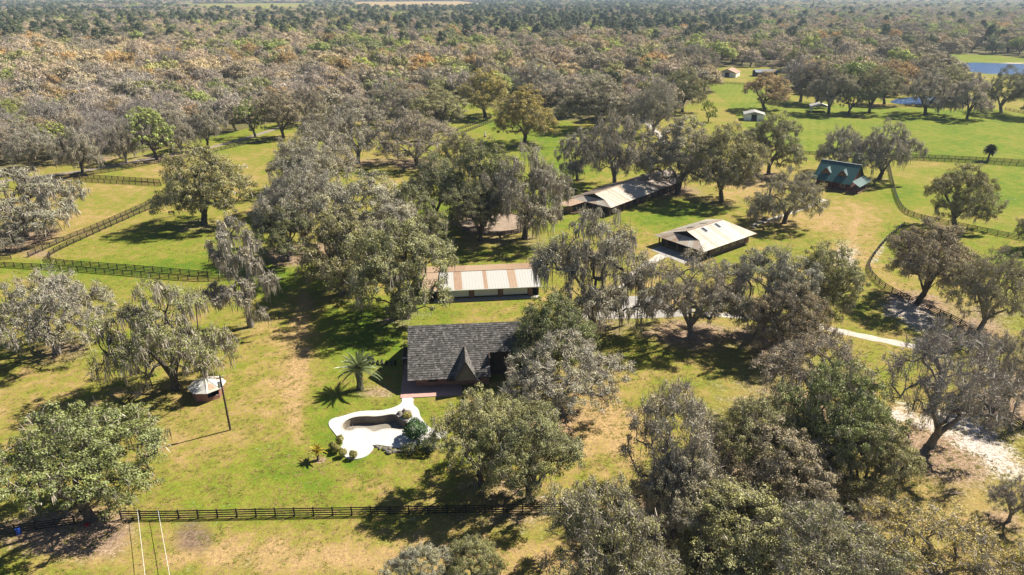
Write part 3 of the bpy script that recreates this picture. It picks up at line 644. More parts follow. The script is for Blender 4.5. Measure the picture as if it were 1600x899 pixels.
for v in (6.3, 8.5):
    wn = fbox(fr, 'window', M['dark_wood'], hs, 1.2, 1.35, v, v+1.7, 3.6, 5.4); fbox(fr, 'pane', M['glass'], wn, 1.17, 1.22, v+.1, v+1.6, 3.7, 5.3)
dw = fbox(fr, 'door', M['dark_wood'], hs, 1.2, 1.36, 3.2, 4.2, 0.15, 2.3); fbox(fr, 'handle', M['steel'], dw, 1.14, 1.2, 4.0, 4.06, 1.1, 1.2)
# verge boards
MB().slab([fr(-0.06, 0, ZE-0.02), fr(-0.01, 0, ZE-0.02), fr(-0.01, RUN, ZR-0.02), fr(-0.06, RUN, ZR-0.02)], 0.3, (0, 0, 1)).build('verge_board', M['dark_wood'], hs)
fbox(fr, 'ridge_beam', M['dark_wood'], hs, -0.35, 1.3, RUN-0.12, RUN+0.12, ZR-0.55, ZR-0.3)
# balcony on the left gable
bal = fbox(fr, 'balcony', M['dark_wood'], hs, -1.15, 1.3, 5.0, 11.0, 2.55, 2.72)
for v in (5.08, 7.0, 9.0, 10.9):
    fbox(fr, 'post', M['dark_wood'], bal, -1.13, -1.03, v-.05, v+.05, 0.1, 3.75)
for z in (3.0, 3.35, 3.72): fbox(fr, 'rail', M['brown_wood'], bal, -1.12, -1.04, 5.0, 11.0, z, z+0.07)
for v in (5.02, 10.92): fbox(fr, 'rail', M['white_paint'], bal, -1.15, 1.3, v-.04, v+.04, 3.7, 3.78)
tag(fbox(fr, 'patio', M['brick_paving'], None, -1.3, 9.0, -1.95, 9.0, -0.05, 0.12), kind='structure')

# --- workshop with white and brown roof bays
fr2 = Frame(-19.3, 134.45, 6.4); WL, WW, WE, WR = 25.9, 7.1, 2.6, 4.05
ws = thing('workshop', fr2(13, 7, 0), 'long low workshop with white and rust-brown striped metal roof and white doors', 'workshop')
fx = lambda f: (2.4+23.5*f)/WL
wd_ = [0, fx(.05), fx(.19), fx(.266), fx(.467), fx(.504), fx(.703), fx(.78), 1.0]
wm_ = [M['rust_roof'], M['white_roof'], M['rust_roof'], M['white_roof'], M['rust_roof'], M['white_roof'], M['rust_roof'], M['white_roof']]
roof_strips(fr2, ws, None, fr2(0, 0, WE), fr2(WL, 0, WE), fr2(WL, WW, WR), fr2(0, WW, WR), wd_, mats=wm_)
roof_strips(fr2, ws, M['rust_roof'], fr2(WL, 2*WW, WE), fr2(0, 2*WW, WE), fr2(0, WW, WR), fr2(WL, WW, WR), 8)
MB().box(fr2(WL/2, WW, WR+0.03), (WL, 0.3, 0.06), fr2.a).build('ridge_cap', M['tan_sheet'], ws)
fbox(fr2, 'gutter', M['white_paint'], ws, 0, WL, -0.12, -0.02, WE-0.16, WE-0.03)
fbox(fr2, 'end_wall', M['brown_wood'], ws, WL-0.6, WL-0.4, 0.9, 2*WW-.8, 0, 2.55); fbox(fr2, 'back_wall', M['brown_wood'], ws, 0.4, WL-.6, 2*WW-1.0, 2*WW-.8, 0, 2.6)
MB().add([fr2(WL-.5, .9, 2.55), fr2(WL-.5, 2*WW-.8, 2.55), fr2(WL-.5, WW, WR-.1)], [(0, 1, 2)]).build('gable_panel', M['brown_wood'], ws)
fbox(fr2, 'inner_wall', M['dark'], ws, 3.2, WL-.6, 2.2, 2.4, 0, 2.9); fbox(fr2, 'partition', M['dark_wood'], ws, 3.0, 3.2, 0.9, 2*WW-1.0, 0, 2.7); fbox(fr2, 'partition', M['dark_wood'], ws, 0.4, 0.6, 0.9, 2*WW-1.0, 0, 2.6)  # near-black inner wall: shade behind the raised doors put into its colour
for f in (0.045, .35, .62, .90): fbox(fr2, 'post', M['brown_wood'], ws, 2.4+23.5*(f-.02), 2.4+23.5*(f+.02), 0.85, 1.05, 0, WE+0.1)
for f0, f1 in ((.075, .325), (.375, .595), (.645, .875)):
    d = fbox(fr2, 'garage_door', M['door_white'], ws, 2.4+23.5*f0, 2.4+23.5*f1, 0.92, 1.0, 0.55, WE+0.05)
    for z in (1.05, 1.55, 2.05): fbox(fr2, 'door_rib', M['white_paint'], d, 2.4+23.5*f0, 2.4+23.5*f1, 0.895, 0.92, z, z+0.03)
fbox(fr2, 'sill', M['path'], ws, 2.4, WL-.4, -0.5, 1.1, -0.05, 0.12)

def hip_barn(fr, root, L, W, ze, zr, ug, u_end, mat, matb, n, hip_right=False, far=None):
    h = W/2; sl = (zr-ze)/h; zg = ze+(zr-ze)*0.48; vg = (zg-ze)/sl
    q = 0.5*(ug/L)
    # near slope: sheet strips; hip corner trimmed as its own piece
    roof_strips(fr, root, mat, fr(ug, 0, ze), fr(u_end, 0, ze), fr(u_end, h, zr), fr(ug, h, zr), n)
    MB().slab([fr(0, 0, ze), fr(ug-.004, 0, ze), fr(ug-.004, vg, zg)], 0.05).build('hip_sheet', mat, root)
    roof_strips(fr, root, mat, fr(0, 2*h, ze), fr(0, 0, ze), fr(ug, vg, zg-.01), fr(ug, 2*h-vg, zg-.01), 9)
    MB().slab([fr(ug-.004, 2*h, ze), fr(0, 2*h, ze), fr(ug-.004, 2*h-vg, zg)], 0.05).build('hip_sheet', far or mat, root)
    roof_strips(fr, root, far or mat, fr(u_end, 2*h, ze), fr(ug, 2*h, ze), fr(ug, h, zr), fr(u_end, h, zr), max(4, n//2))
    gb = MB().add([fr(ug+.25, vg, zg-.03), fr(ug+.25, 2*h-vg, zg-.03), fr(ug+.25, h, zr-.06)], [(0, 1, 2), (2, 1, 0)]).build('gablet', M['dark'], root)
    MB().box(fr((ug+u_end)/2, h, zr+.04), (u_end-ug, 0.35, 0.07), fr.a).build('ridge_cap', M['tan_sheet'], root)
    if hip_right:
        roof_strips(fr, root, mat, fr(L, 0, ze), fr(L, 2*h, ze), fr(u_end, h+.02, zr), fr(u_end, h-.02, zr), 9)
        MB().slab([fr(u_end+.004, 0, ze), fr(L, 0, ze), fr(u_end+.004, h, zr)], 0.05).build('hip_sheet', mat, root)
        MB().slab([fr(L, 2*h, ze), fr(u_end+.004, 2*h, ze), fr(u_end+.004, h, zr)], 0.05).build('hip_sheet', far or mat, root)

# --- long barn
fb = Frame(29.38, 194.87, 47.4)
ba = thing('long_barn', fb(13, 8, 0), 'long stable barn with rust-streaked hipped metal roof running under the oaks', 'barn')
hip_barn(fb, ba, 25.9, 15.9, 3.0, 5.4, 2.2, 25.9, M['barn_roof'], None, 26, far=M['barn_roof_dark'])
roof_strips(fb, ba, M['barn_roof_dark'], fb(26.4, 0.5, 2.85), fb(46, 0.5, 2.85), fb(46, 7.95, 5.1), fb(26.4, 7.95, 5.1), 18)  # second section in the darker sheet; tree shade is in its colour
roof_strips(fb, ba, M['barn_roof_dark'], fb(46, 15.4, 2.85), fb(26.4, 15.4, 2.85), fb(26.4, 7.95, 5.1), fb(46, 7.95, 5.1), 10)
fbox(fb, 'long_wall', M['dark_wood'], ba, 1.5, 45.5, 2.2, 2.4, 0, 3.3); fbox(fb, 'back_wall', M['dark_wood'], ba, 1.5, 45.5, 13.4, 13.6, 0, 3.3)
fbox(fb, 'end_wall', M['dark_wood'], ba, 2.4, 2.6, 2.4, 13.4, 0, 3.4); fbox(fb, 'end_wall', M['dark_wood'], ba, 45.2, 45.4, 2.4, 13.4, 0, 3.2)
for i in range(13): fbox(fb, 'post', M['brown_wood'], ba, 0.6+i*3.7, 0.8+i*3.7, 0.75, 0.95, 0, 3.05 if i < 7 else 2.9)
for i in range(12):
    d = fbox(fb, 'stall_door', M['brown_wood'], ba, 3.2+i*3.5, 4.6+i*3.5, 2.12, 2.2, 0.1, 1.4); fbox(fb, 'handle', M['steel'], d, 3.3+i*3.5, 3.45+i*3.5, 2.09, 2.12, 0.9, 1.0)
for i in range(4): fbox(fb, 'post', M['brown_wood'], ba, 0.6, 0.8, 3.6+i*3.4, 3.8+i*3.4, 0, 3.05)
# lean-to at its end
lt = thing('lean_to_shed', (18.3, 201.2, 0), 'flat rusty lean-to shed roof on posts at the end of the long barn', 'shed')
ltp = [Vector((12.2, 198.8, 2.7)), Vector((17.5, 197.6, 2.7)), Vector((24.6, 203.4, 3.05)), Vector((19.2, 204.9, 3.05))]
roof_strips(None, lt, M['tan_sheet'], ltp[0], ltp[1], ltp[2], ltp[3], 5)
for p in ltp: MB().box((p.x*0.94+18.3*0.06, p.y*0.94+201.2*0.06, p.z/2-.03), (0.16, 0.16, p.z-.04), 0.3).build('post', M['brown_wood'], lt)
MB().box((19.5, 202.5, 1.2), (5.5, 0.12, 2.4), 0.75).build('back_wall', M['brown_wood'], lt)
MB().box((17.0, 199.8, 0.9), (3.0, 0.1, 1.8), -0.2).build('side_wall', M['tan_sheet'], lt)
ct = thing('wooden_bin', (*G(866, 341), 0), 'dark open wooden bin heaped with brown muck beside the lean-to', 'bin')
c0 = Vector((*G(866, 341), 0))
for dx, dy, sx_, sy_ in ((0, -1.5, 4.6, .12), (0, 1.5, 4.6, .12), (-2.25, 0, .12, 2.88), (2.25, 0, .12, 2.88)): MB().box(c0+Vector((dx, dy, 0.65)), (sx_, sy_, 1.3)).build('side_board', M['dark_wood'], ct)
def mound(name, c, rx, ry, h, mat, parent, seed=1, n=14):
    r_ = random.Random(seed); v = [(c[0], c[1], c[2]+h)]; f = []
    for k, (rr, zz) in enumerate(((0.35, .9), (.7, .55), (1, 0))):
        for i in range(n): a = 2*math.pi*i/n; j = r_.uniform(.85, 1.12); v.append((c[0]+rx*rr*j*math.cos(a), c[1]+ry*rr*j*math.sin(a), c[2]+h*zz*r_.uniform(.8, 1.1)))
    for i in range(n): f.append((0, 1+i, 1+(i+1) % n))
    for k in range(2):
        for i in range(n): a = 1+k*n+i; b = 1+k*n+(i+1) % n; f.append((a, a+n, b+n, b))
    return MB().add(v, f).build(name, mat, parent, True)
mound('muck_heap', (c0.x, c0.y, 0.3), 2.0, 1.3, 1.2, M['brown_wood'], ct, 3)
lp = thing('lumber_pile', (*G(902, 334), 0), 'pile of loose brown planks lying under the lean-to edge', 'lumber')
for i in range(9): MB().box(Vector((*G(902, 334), 0.12+0.11*(i//2)))+Vector((random.Random(i).uniform(-.5, .5), 0.28*(i % 2), 0)), (4.2, 0.24, 0.09), 0.5+random.Random(i+9).uniform(-.25, .25)).build('plank', M['brown_wood'], lp)

# --- hipped building
fv = Frame(47.4, 158.15, 38.4)
vb = thing('hipped_building', fv(11, 8, 0), 'pale hipped metal roof building with skylights beside the parking pad', 'building')
hip_barn(fv, vb, 22.6, 16.1, 2.8, 5.5, 3.0, 18.2, M['shed_roof'], None, 14, True, M['barn_roof'])
fbox(fv, 'front_wall', M['brown_wood'], vb, 5, 21.4, 1.4, 1.6, 0, 3.15); fbox(fv, 'back_wall', M['brown_wood'], vb, 1.5, 21.4, 14.4, 14.6, 0, 3.1); fbox(fv, 'end_wall', M['brown_wood'], vb, 21.2, 21.4, 1.6, 14.4, 0, 3.1); fbox(fv, 'inner_wall', M['dark_wood'], vb, 5.0, 5.2, 1.6, 14.4, 0, 3.4)
for v in (1.2, 5, 8.8, 12.2, 14.8): fbox(fv, 'post', M['brown_wood'], vb, 0.9, 1.15, v, v+.25, 0, 3.1)
for u, v in ((1.6, 1.2), (4.2, 1.2)): fbox(fv, 'post', M['brown_wood'], vb, u, u+.25, v, v+.25, 0, 3.1)
dr = fbox(fv, 'door', M['white_paint'], vb, 4.92, 5.0, 7.5, 8.6, 0, 2.1); fbox(fv, 'handle', M['steel'], dr, 4.88, 4.92, 8.3, 8.4, 1, 1.1)
for i in range(4):
    wn = fbox(fv, 'window', M['white_paint'], vb, 7+i*3.4, 8.5+i*3.4, 1.32, 1.4, 1, 2.2); fbox(fv, 'pane', M['glass'], wn, 7.1+i*3.4, 8.4+i*3.4, 1.29, 1.32, 1.08, 2.12)
slv = 2.7/8.05
for px_, py_ in ((1101, 359.5), (1121.5, 352.8)):
    u, v, z = fv.hit(px_, py_, lambda u, v: 2.8+slv*v)
    P_ = lambda a, b: fv(a, b, 2.8+slv*b+0.10)
    s_ = MB().slab([P_(u-.55, v-1.0), P_(u+.55, v-1.0), P_(u+.55, v+1.0), P_(u-.55, v+1.0)], 0.10).build('skylight', M['steel'], vb)
    P2 = lambda a, b: fv(a, b, 2.8+slv*b+0.115)
    MB().slab([P2(u-.47, v-.9), P2(u+.47, v-.9), P2(u+.47, v+.9), P2(u-.47, v+.9)], 0.012).build('pane', M['glass'], s_)
for u in (8.5, 14):
    P_ = lambda a, b: fv(a, b, 2.8+slv*(16.1-b)+0.10)
    MB().slab([P_(u-.5, 10), P_(u+.5, 10), P_(u+.5, 12), P_(u-.5, 12)], 0.1).build('skylight', M['glass'], vb)
tag(sheet('apron', [tuple(fv(-4.5, 2, 0))[:2], tuple(fv(1.2, 2, 0))[:2], tuple(fv(1.2, 14.4, 0))[:2], tuple(fv(-3.2, 14.0, 0))[:2]], 0.045, M['paving'], 0.08), kind='structure')

# --- green roofed cottage
fc = Frame(103.4, 230.0, -43.2); CL, CR, CE, CZ = 12.4, 6.5, 2.8, 8.4; csl = (CZ-CE)/CR
co = thing('log_cottage', fc(7, 6, 0), 'log cottage with steep dark green metal roof and two dormers', 'cottage')
roof_strips(fc, co, M['green_roof'], fc(-.4, 0, CE), fc(CL+.3, 0, CE), fc(CL+.3, CR, CZ), fc(-.4, CR, CZ), 13)
roof_strips(fc, co, M['green_roof'], fc(CL+.3, 2*CR, CE), fc(-.4, 2*CR, CE), fc(-.4, CR, CZ), fc(CL+.3, CR, CZ), 13)
roof_strips(fc, co, M['green_roof'], fc(15.4, 0.0, 2.55), fc(15.4, 2*CR-1, 2.55), fc(CL+.32, 2*CR-1, 4.0), fc(CL+.32, 0.0, 4.0), 11)
MB().box(fc(CL/2, CR, CZ+.05), (CL+.7, .4, .08), fc.a).build('ridge_cap', M['steel'], co)
for u0, u1 in ((0.6, 0.85), (CL-.75, CL-.5)):
    pts = [(2, 0), (2*CR-2, 0), (2*CR-2, CE+csl*2-.15), (CR, CZ-.15), (2, CE+csl*2-.15)]
    mb = MB().add([fc(u0, v, z) for v, z in pts]+[fc(u1, v, z) for v, z in pts], [(4, 3, 2, 1, 0), (5, 6, 7, 8, 9)]+[(i, (i+1) % 5, 5+(i+1) % 5, 5+i) for i in range(5)]); mb.build('gable_wall', M['log'], co)
for k in range(13):
    z = 0.3+k*0.3
    if z < CE+csl*2-.3: MB().tube(fc(.6, 2, z), fc(CL-.5, 2, z), .155, .155, 7).build('log', M['log'], co)
fbox(fc, 'back_wall', M['log'], co, .85, CL-.75, 2*CR-2.2, 2*CR-2, 0, CE+csl*2-.2); fbox(fc, 'porch_floor', M['brown_wood'], co, 0, 15, .3, 1.85, 0.05, .38); fbox(fc, 'side_porch_floor', M['brown_wood'], co, CL-.4, 15, 1.9, 2*CR-1.4, 0.05, .38)
for u in (.3, 3.3, 6.3, 9.3, 12.3, 14.8): fbox(fc, 'porch_post', M['log'], co, u-.1, u+.1, .35, .55, .38, CE+.15 if u < 13 else 2.65)
for v in (4, 7.5, 11.4): fbox(fc, 'porch_post', M['log'], co, 14.7, 14.9, v, v+.2, .38, 2.75)
for z in (.75, 1.2): fbox(fc, 'porch_rail', M['log'], co, .3, 14.8, .4, .5, z, z+.08)
for u in (2, 8.6):
    wn = fbox(fc, 'window', M['white_paint'], co, u, u+1.5, 1.72, 1.86, 1.1, 2.4); fbox(fc, 'pane', M['glass'], wn, u+.1, u+1.4, 1.68, 1.72, 1.2, 2.3)
dd = fbox(fc, 'door', M['dark_wood'], co, 5.4, 6.5, 1.72, 1.86, .4, 2.5); fbox(fc, 'handle', M['steel'], dd, 6.3, 6.38, 1.66, 1.72, 1.3, 1.4)
for u in (3.2, 8.6):
    zt, hw, vf = 6.9, 1.55, 1.9; ze_ = 5.2; vb_ = (zt-CE)/csl
    dm = MB().add([fc(u-hw+.2, vf+.3, CE+csl*vf), fc(u+hw-.2, vf+.3, CE+csl*vf), fc(u+hw-.2, vf+.3, ze_+.1), fc(u, vf+.3, zt-.12), fc(u-hw+.2, vf+.3, ze_+.1), fc(u+hw-.2, 4, ze_+.1), fc(u-hw+.2, 4, ze_+.1), fc(u+hw-.2, 4, CE+csl*vf), fc(u-hw+.2, 4, CE+csl*vf)],
        [(0, 1, 2, 3, 4), (1, 7, 5, 2), (8, 0, 4, 6)]).build('dormer', M['log'], co)
    fbox(fc, 'pane', M['glass'], dm, u-.5, u+.5, vf+.24, vf+.29, 4.75, 5.7)
    for sg in (-1, 1):
        MB().slab([fc(u+sg*hw, vf, ze_), fc(u+sg*hw, (ze_-CE)/csl, ze_), fc(u, vb_+.1, zt), fc(u, vf, zt)][::sg], .07).build('dormer_roof', M['green_roof'], co)

# --- round brick well house
wc = Vector((-50.7, 97.6, 0))
wl = thing('well_house', wc, 'small eight-sided red brick well house with patched white roof', 'well house')
for i in range(8):
    a0, a1 = math.pi/8+i*math.pi/4, math.pi/8+(i+1)*math.pi/4
    R0 = 2.45
    p = [wc+Vector((R0*math.cos(a), R0*math.sin(a), 0)) for a in (a0, a1)]; q = [wc+Vector(((R0-.25)*math.cos(a), (R0-.25)*math.sin(a), 0)) for a in (a0, a1)]
    hz = Vector((0, 0, 0.75 if i == 6 else 1.95))
    MB().add(p+q+[x+hz for x in p+q], [(0, 1, 5, 4), (3, 2, 6, 7), (4, 5, 7, 6), (1, 3, 7, 5), (2, 0, 4, 6)]).build('wall_panel', M['brick'], wl)
    RR = 3.0; e = [wc+Vector((RR*math.cos(a), RR*math.sin(a), 1.92)) for a in (a0, a1)]; t_ = [wc+Vector((.16*math.cos(a), .16*math.sin(a), 3.05)) for a in (a0, a1)]
    MB().slab([e[0], e[1], t_[1], t_[0]], .06).build('roof_panel', M['white_roof'] if i not in (6, 1, 3) else M['shed_roof'], wl)
    MB().tube(e[0]+Vector((0, 0, .03)), t_[0]+Vector((0, 0, .05)), .06, .05, 5).build('roof_rib', M['white_paint'], wl)
    if i in (6, 0):
        m_ = [e[0].lerp(e[1], .2).lerp(t_[0].lerp(t_[1], .2), .18), e[0].lerp(e[1], .8).lerp(t_[0].lerp(t_[1], .8), .18), e[0].lerp(e[1], .75).lerp(t_[0].lerp(t_[1], .75), .55), e[0].lerp(e[1], .3).lerp(t_[0].lerp(t_[1], .3), .6)]
        MB().slab([x+Vector((0, 0, .03)) for x in m_], .03).build('roof_patch', M['tan_sheet'], wl)
MB().tube(wc+Vector((0, 0, 2.95)), wc+Vector((0, 0, 3.22)), .2, .08, 8).build('cap', M['white_paint'], wl)
MB().tube(wc+Vector((.2, -.1, 0)), wc+Vector((.2, -.1, 1.2)), .35, .35, 10).build('pressure_tank', M['steel'], wl)

# --- far small buildings
def shed(name, px, py, W, D, h, hr, label, roofm, wallm, ang, open_=False, cat='shed', nsh=6, grp=None):
    x, y = G(px, py); f_ = Frame(x, y, ang); f_.o = f_(-W/2, 0, 0)
    r = thing(name, f_(W/2, D/2, 0), label, cat)
    roof_strips(f_, r, roofm, f_(-.4, -.4, h), f_(-.4, D+.4, h), f_(W/2, D+.4, hr), f_(W/2, -.4, hr), nsh)
    roof_strips(f_, r, roofm, f_(W+.4, D+.4, h), f_(W+.4, -.4, h), f_(W/2, -.4, hr), f_(W/2, D+.4, hr), nsh)
    if open_:
        for u in (0.1, W-.1):
            for k in range(4): fbox(f_, 'post', M['white_paint'], r, u-.12, u+.12, k*(D-.3)/3, k*(D-.3)/3+.24, 0, h+.05)
    else:
        for u0, u1, v0, v1 in ((0, .2, 0, D), (W-.2, W, 0, D), (.2, W-.2, D-.2, D)): fbox(f_, 'wall', wallm, r, u0, u1, v0, v1, 0, h)
        fbox(f_, 'front_wall', wallm, r, .2, W*.35, 0, .2, 0, h); fbox(f_, 'front_wall', wallm, r, W*.62, W-.2, 0, .2, 0, h); fbox(f_, 'door', M['dark'], r, W*.35, W*.62, .1, .2, 0, h-.3)
    for v in (.05, D-.05):
        MB().add([f_(0.05, v, h), f_(W-.05, v, h), f_(W/2, v, hr-.1)], [(0, 1, 2), (2, 1, 0)]).build('gable', wallm, r)
    return r
shed('field_shelter', 1178, 189, 10.0, 8.0, 3.2, 4.6, 'white roofed run-in shed with dark opening on the mown field', M['white_roof'], M['white_paint'], -14)
shed('pavilion', 1282, 176, 9.5, 8.5, 3.0, 4.5, 'white open-sided pavilion on posts at the field edge', M['white_roof'], M['white_paint'], -12, True, 'pavilion')
shed('red_roof_house', 1136, 121, 13, 16, 3.4, 6.0, 'pale house with salmon red roof beyond the mown field', M['red_roof'], M['white_paint'], -28, False, 'house')
shed('dark_roof_shed', 1178, 119, 8, 17, 3.2, 5.0, 'long dark blue roofed shed beyond the mown field', M['blue_roof'], M['dark_wood'], -88, False, 'shed')

# ------------------------------------------------------------------ empty swimming pool
import bmesh
pc = Vector((*G(580, 668), 0))
pool = thing('swimming_pool', pc, 'empty kidney shaped swimming pool with bright white deck', 'swimming pool')
def ring_sheet(outer, inner, z, thick):
    bm = bmesh.new(); E_ = []
    for loop in (outer, inner):
        vs_ = [bm.verts.new((p[0]-pc.x, p[1]-pc.y, z)) for p in loop]
        E_ += [bm.edges.new((vs_[i], vs_[(i+1) % len(vs_)])) for i in range(len(vs_))]
    bmesh.ops.triangle_fill(bm, edges=E_, use_beauty=True)
    for f in bm.faces:
        if f.normal.z < 0: f.normal_flip()
    n = len(bm.verts); bm.verts.ensure_lookup_table()
    low = {v: bm.verts.new((v.co.x, v.co.y, z-thick)) for v in list(bm.verts)}
    for e in E_: a, b_ = e.verts; bm.faces.new((a, b_, low[b_], low[a]))
    me = bpy.data.meshes.new('deck'); bm.to_mesh(me); bm.free(); return me
me = ring_sheet(deck_w, basin_w, 0.10, 0.14); me.materials.append(M['deck']); link('deck', me, pool)
n = len(basin_w); mb = MB()
cenb = sum((Vector((p[0], p[1])) for p in basin_w), Vector((0, 0)))/n
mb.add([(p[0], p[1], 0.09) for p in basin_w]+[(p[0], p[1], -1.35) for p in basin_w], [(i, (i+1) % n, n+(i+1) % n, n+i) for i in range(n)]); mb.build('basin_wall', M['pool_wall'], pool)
sheet('basin_floor', [(p[0]+(p[0]-cenb.x)*.02, p[1]+(p[1]-cenb.y)*.02) for p in basin_w], -1.32, M['basin_floor'], 0, pool)
cp = MB()
for i in range(n):
    a = Vector((*basin_w[i], .115)); b_ = Vector((*basin_w[(i+1) % n], .115)); d_ = Vector((b_.y-a.y, a.x-b_.x, 0)).normalized()
    ina = (cenb-Vector((a.x, a.y))); d_ = d_ if d_.xy.dot(ina) < 0 else -d_
    cp.slab([a-d_*.04, b_-d_*.04, b_+d_*.22, a+d_*.22], .03, (0, 0, 1))
cp.build('coping', M['path'], pool)
for k, (x, y) in enumerate([(548.5, 671)]):
    q = G3(x, y, 0.1)
    for sx_ in (-.3, .3): MB().tube(q+Vector((sx_, .1, -.3)), q+Vector((sx_, .1, .75)), .03, .03, 6).build('ladder_rail', M['steel'], pool)
# rocks of the waterfall and the border
def rock(c, r, seed, label, grp):
    r_ = random.Random(seed); bm = bmesh.new(); bmesh.ops.create_icosphere(bm, subdivisions=2, radius=1)
    sx_, sy_, sz_ = r*r_.uniform(.8, 1.4), r*r_.uniform(.7, 1.2), r*r_.uniform(.55, .85); ph = [r_.uniform(0, 6) for _ in range(6)]
    for v in bm.verts:
        k = 1+.18*math.sin(3*v.co.x+ph[0])+.16*math.sin(4*v.co.y+ph[1])+.12*math.sin(5*v.co.z+ph[2])
        v.co = Vector((v.co.x*sx_*k, v.co.y*sy_*k, v.co.z*sz_*k))
    me = bpy.data.meshes.new('boulder'); bm.to_mesh(me); bm.free(); me.materials.append(M['stone'])
    o = link('boulder', me); o.location = (c[0], c[1], c[2]+sz_*.35); o.rotation_euler.z = r_.uniform(0, 6); tag(o, label, 'boulder', grp)
for i, (x, y, r) in enumerate(zpool([(a, b) for a, b in ((432, 612), (455, 598), (480, 604), (488, 625), (470, 640), (445, 628), (462, 655))]) and [(625, 647, .55), (631.5, 643.5, .6), (638.5, 645, .55), (641, 650.5, .5), (636, 655, .5), (628.5, 651.5, .4), (634, 659, .4)]):
    rock(G3(x, y, .1), r*.8, i, 'brown stone of the little waterfall at the pool head', 'waterfall stones')
for i, (x, y, r) in enumerate([(587, 698, .55), (594, 701, .6), (602, 703, .65), (609, 702, .5), (616, 706, .5), (607, 708, .6), (625, 706, .4)]):
    rock(G3(x, y, 0), r*.7, 30+i, 'grey boulder in the border along the pool deck', 'border boulders')
for i, (x, y, r) in enumerate([(1186, 349, .9), (1181, 353, .7), (1193, 345, .8), (1177, 357, .6)]):
    rock(G3(x, y, 0), r, 50+i, 'pale boulder at the end of the cottage path', 'path boulders')
# potted plants beside the house
for i, (x, y) in enumerate([(584, 569), (590, 571), (597, 570), (604, 571), (611, 571), (617, 570)]):
    q = G3(x, y, 0); pt = thing('potted_plant', q, 'dark pot with a small plant in the row by the balcony', 'potted plant', 'pots by the balcony')
    MB().tube(q, q+Vector((0, 0, .55)), .22, .34, 10).build('pot', M['dark'] if i % 2 else M['stone'], pt)
    r_ = random.Random(i); lf = MB()
    for k in range(26):
        a = r_.uniform(0, 6.28); e = r_.uniform(.3, 1.3); L = r_.uniform(.35, .75); d_ = Vector((math.cos(a)*math.cos(e), math.sin(a)*math.cos(e), math.sin(e))); s_ = Vector((-math.sin(a), math.cos(a), 0))*.07
        b0 = q+Vector((0, 0, .5)); lf.add([b0-s_*.3, b0+d_*L*.5-s_, b0+d_*L, b0+d_*L*.5+s_], [(0, 1, 2, 3)])
    lf.build('leaves', M['plant_green'], pt)

# ------------------------------------------------------------------ fences
post_me = MB().box((0, 0, 0.66), (0.15, 0.15, 1.42)).build('post', M['fence']).data
board_me = MB().box((0.5, 0, 0), (1.0, 0.045, 0.16)).build('board', M['fence']).data
postb_me = post_me.copy(); postb_me.materials[0] = M['fence_brown']; boardb_me = board_me.copy(); boardb_me.materials[0] = M['fence_brown']
for o in list(C.objects):
    if o.parent is None and o.name.split('.')[0] in ('post', 'board') and 'label' not in o: bpy.data.objects.remove(o)
def fence(px, label, rounds=2, brown=False, bay=2.44, nb=4, world=None, group=None):
    p = world or [G(*q) for q in px]
    p = smooth(p, rounds, False) if rounds else [Vector(q) for q in p]
    seg = [(p[i+1]-p[i]).length for i in range(len(p)-1)]; tot = sum(seg); n = max(1, round(tot/bay)); pts = []
    acc = [0]
    for s_ in seg: acc.append(acc[-1]+s_)
    for k in range(n+1):
        d = tot*k/n; i = 0
        while i < len(seg)-1 and acc[i+1] < d: i += 1
        f = (d-acc[i])/max(seg[i], 1e-6); pts.append(p[i].lerp(p[i+1], min(1, f)))
    r = thing('board_fence', (pts[0].x, pts[0].y, 0), label, 'fence', group)
    rr = random.Random(len(pts))
    for k, q in enumerate(pts):
        o = link('post', postb_me if brown else post_me, r); o.location = (q.x-pts[0].x, q.y-pts[0].y, 0); o.rotation_euler = (rr.uniform(-.02, .02), rr.uniform(-.02, .02), math.atan2(*( (pts[min(k+1, n)]-pts[max(k-1, 0)]).yx)))
        if k < n:
            d = pts[k+1]-q; a = math.atan2(d.y, d.x)
            for j in range(nb):
                b = link('board', boardb_me if brown else board_me, r); z = 1.27-j*(1.05/max(nb-1, 1))
                b.location = (q.x-pts[0].x+0.09*math.sin(a), q.y-pts[0].y-0.09*math.cos(a), z+rr.uniform(-.012, .012)); b.rotation_euler = (0, rr.uniform(-.006, .006), a); b.scale = (d.length+.03, 1, 1)
    return r
fence([(190, 811), (300, 810), (400, 807.5), (540, 805), (700, 802.5), (842, 799.5), (905, 800)], 'long black board fence along the front of the lawn', 1)
fence([(960, 786), (1005, 772), (1040, 757), (1090, 735)], 'black board fence end running under the straggling grey oak', 1)
fence([(-40, 846), (0, 837), (60, 828), (118, 820)], 'leaning black board fence below the large green oak', 1)
fence([(-60, 812), (0, 786), (24, 769)], 'short black fence stub behind the large green oak', 0)
fence([(188, 646), (212, 624), (238, 606)], 'short black board fence in the shade by the well house', 0)
fence([(-60, 413), (0, 417), (110, 423), (220, 432), (325, 441), (400, 434), (445, 427)], 'outer black board fence below the left paddock')
fence([(252, 320), (200, 342), (150, 365), (100, 388), (82, 397), (74, 405), (80, 411), (100, 414), (210, 422), (325, 432)], 'black board fence rounding the corner of the left paddock', 2)
fence([(45, 402), (100, 377), (150, 357), (200, 335), (243, 315)], 'upper black board fence of the grassy alley beside the left paddock', 1)
fence([(-50, 407), (0, 406), (18, 405)], 'brown weathered gate fence at the foot of the left alley', 0, True)
fence([(110, 277), (180, 281), (250, 286)], 'far black fence of the pair crossing behind the lone paddock oak', 0)
fence([(116, 283), (180, 287), (252, 291)], 'near black fence of the pair crossing behind the lone paddock oak', 0)
fence([(60, 284), (150, 273), (240, 257), (325, 240), (400, 222), (442, 216)], 'black fence following the lane above the left paddock', 1)
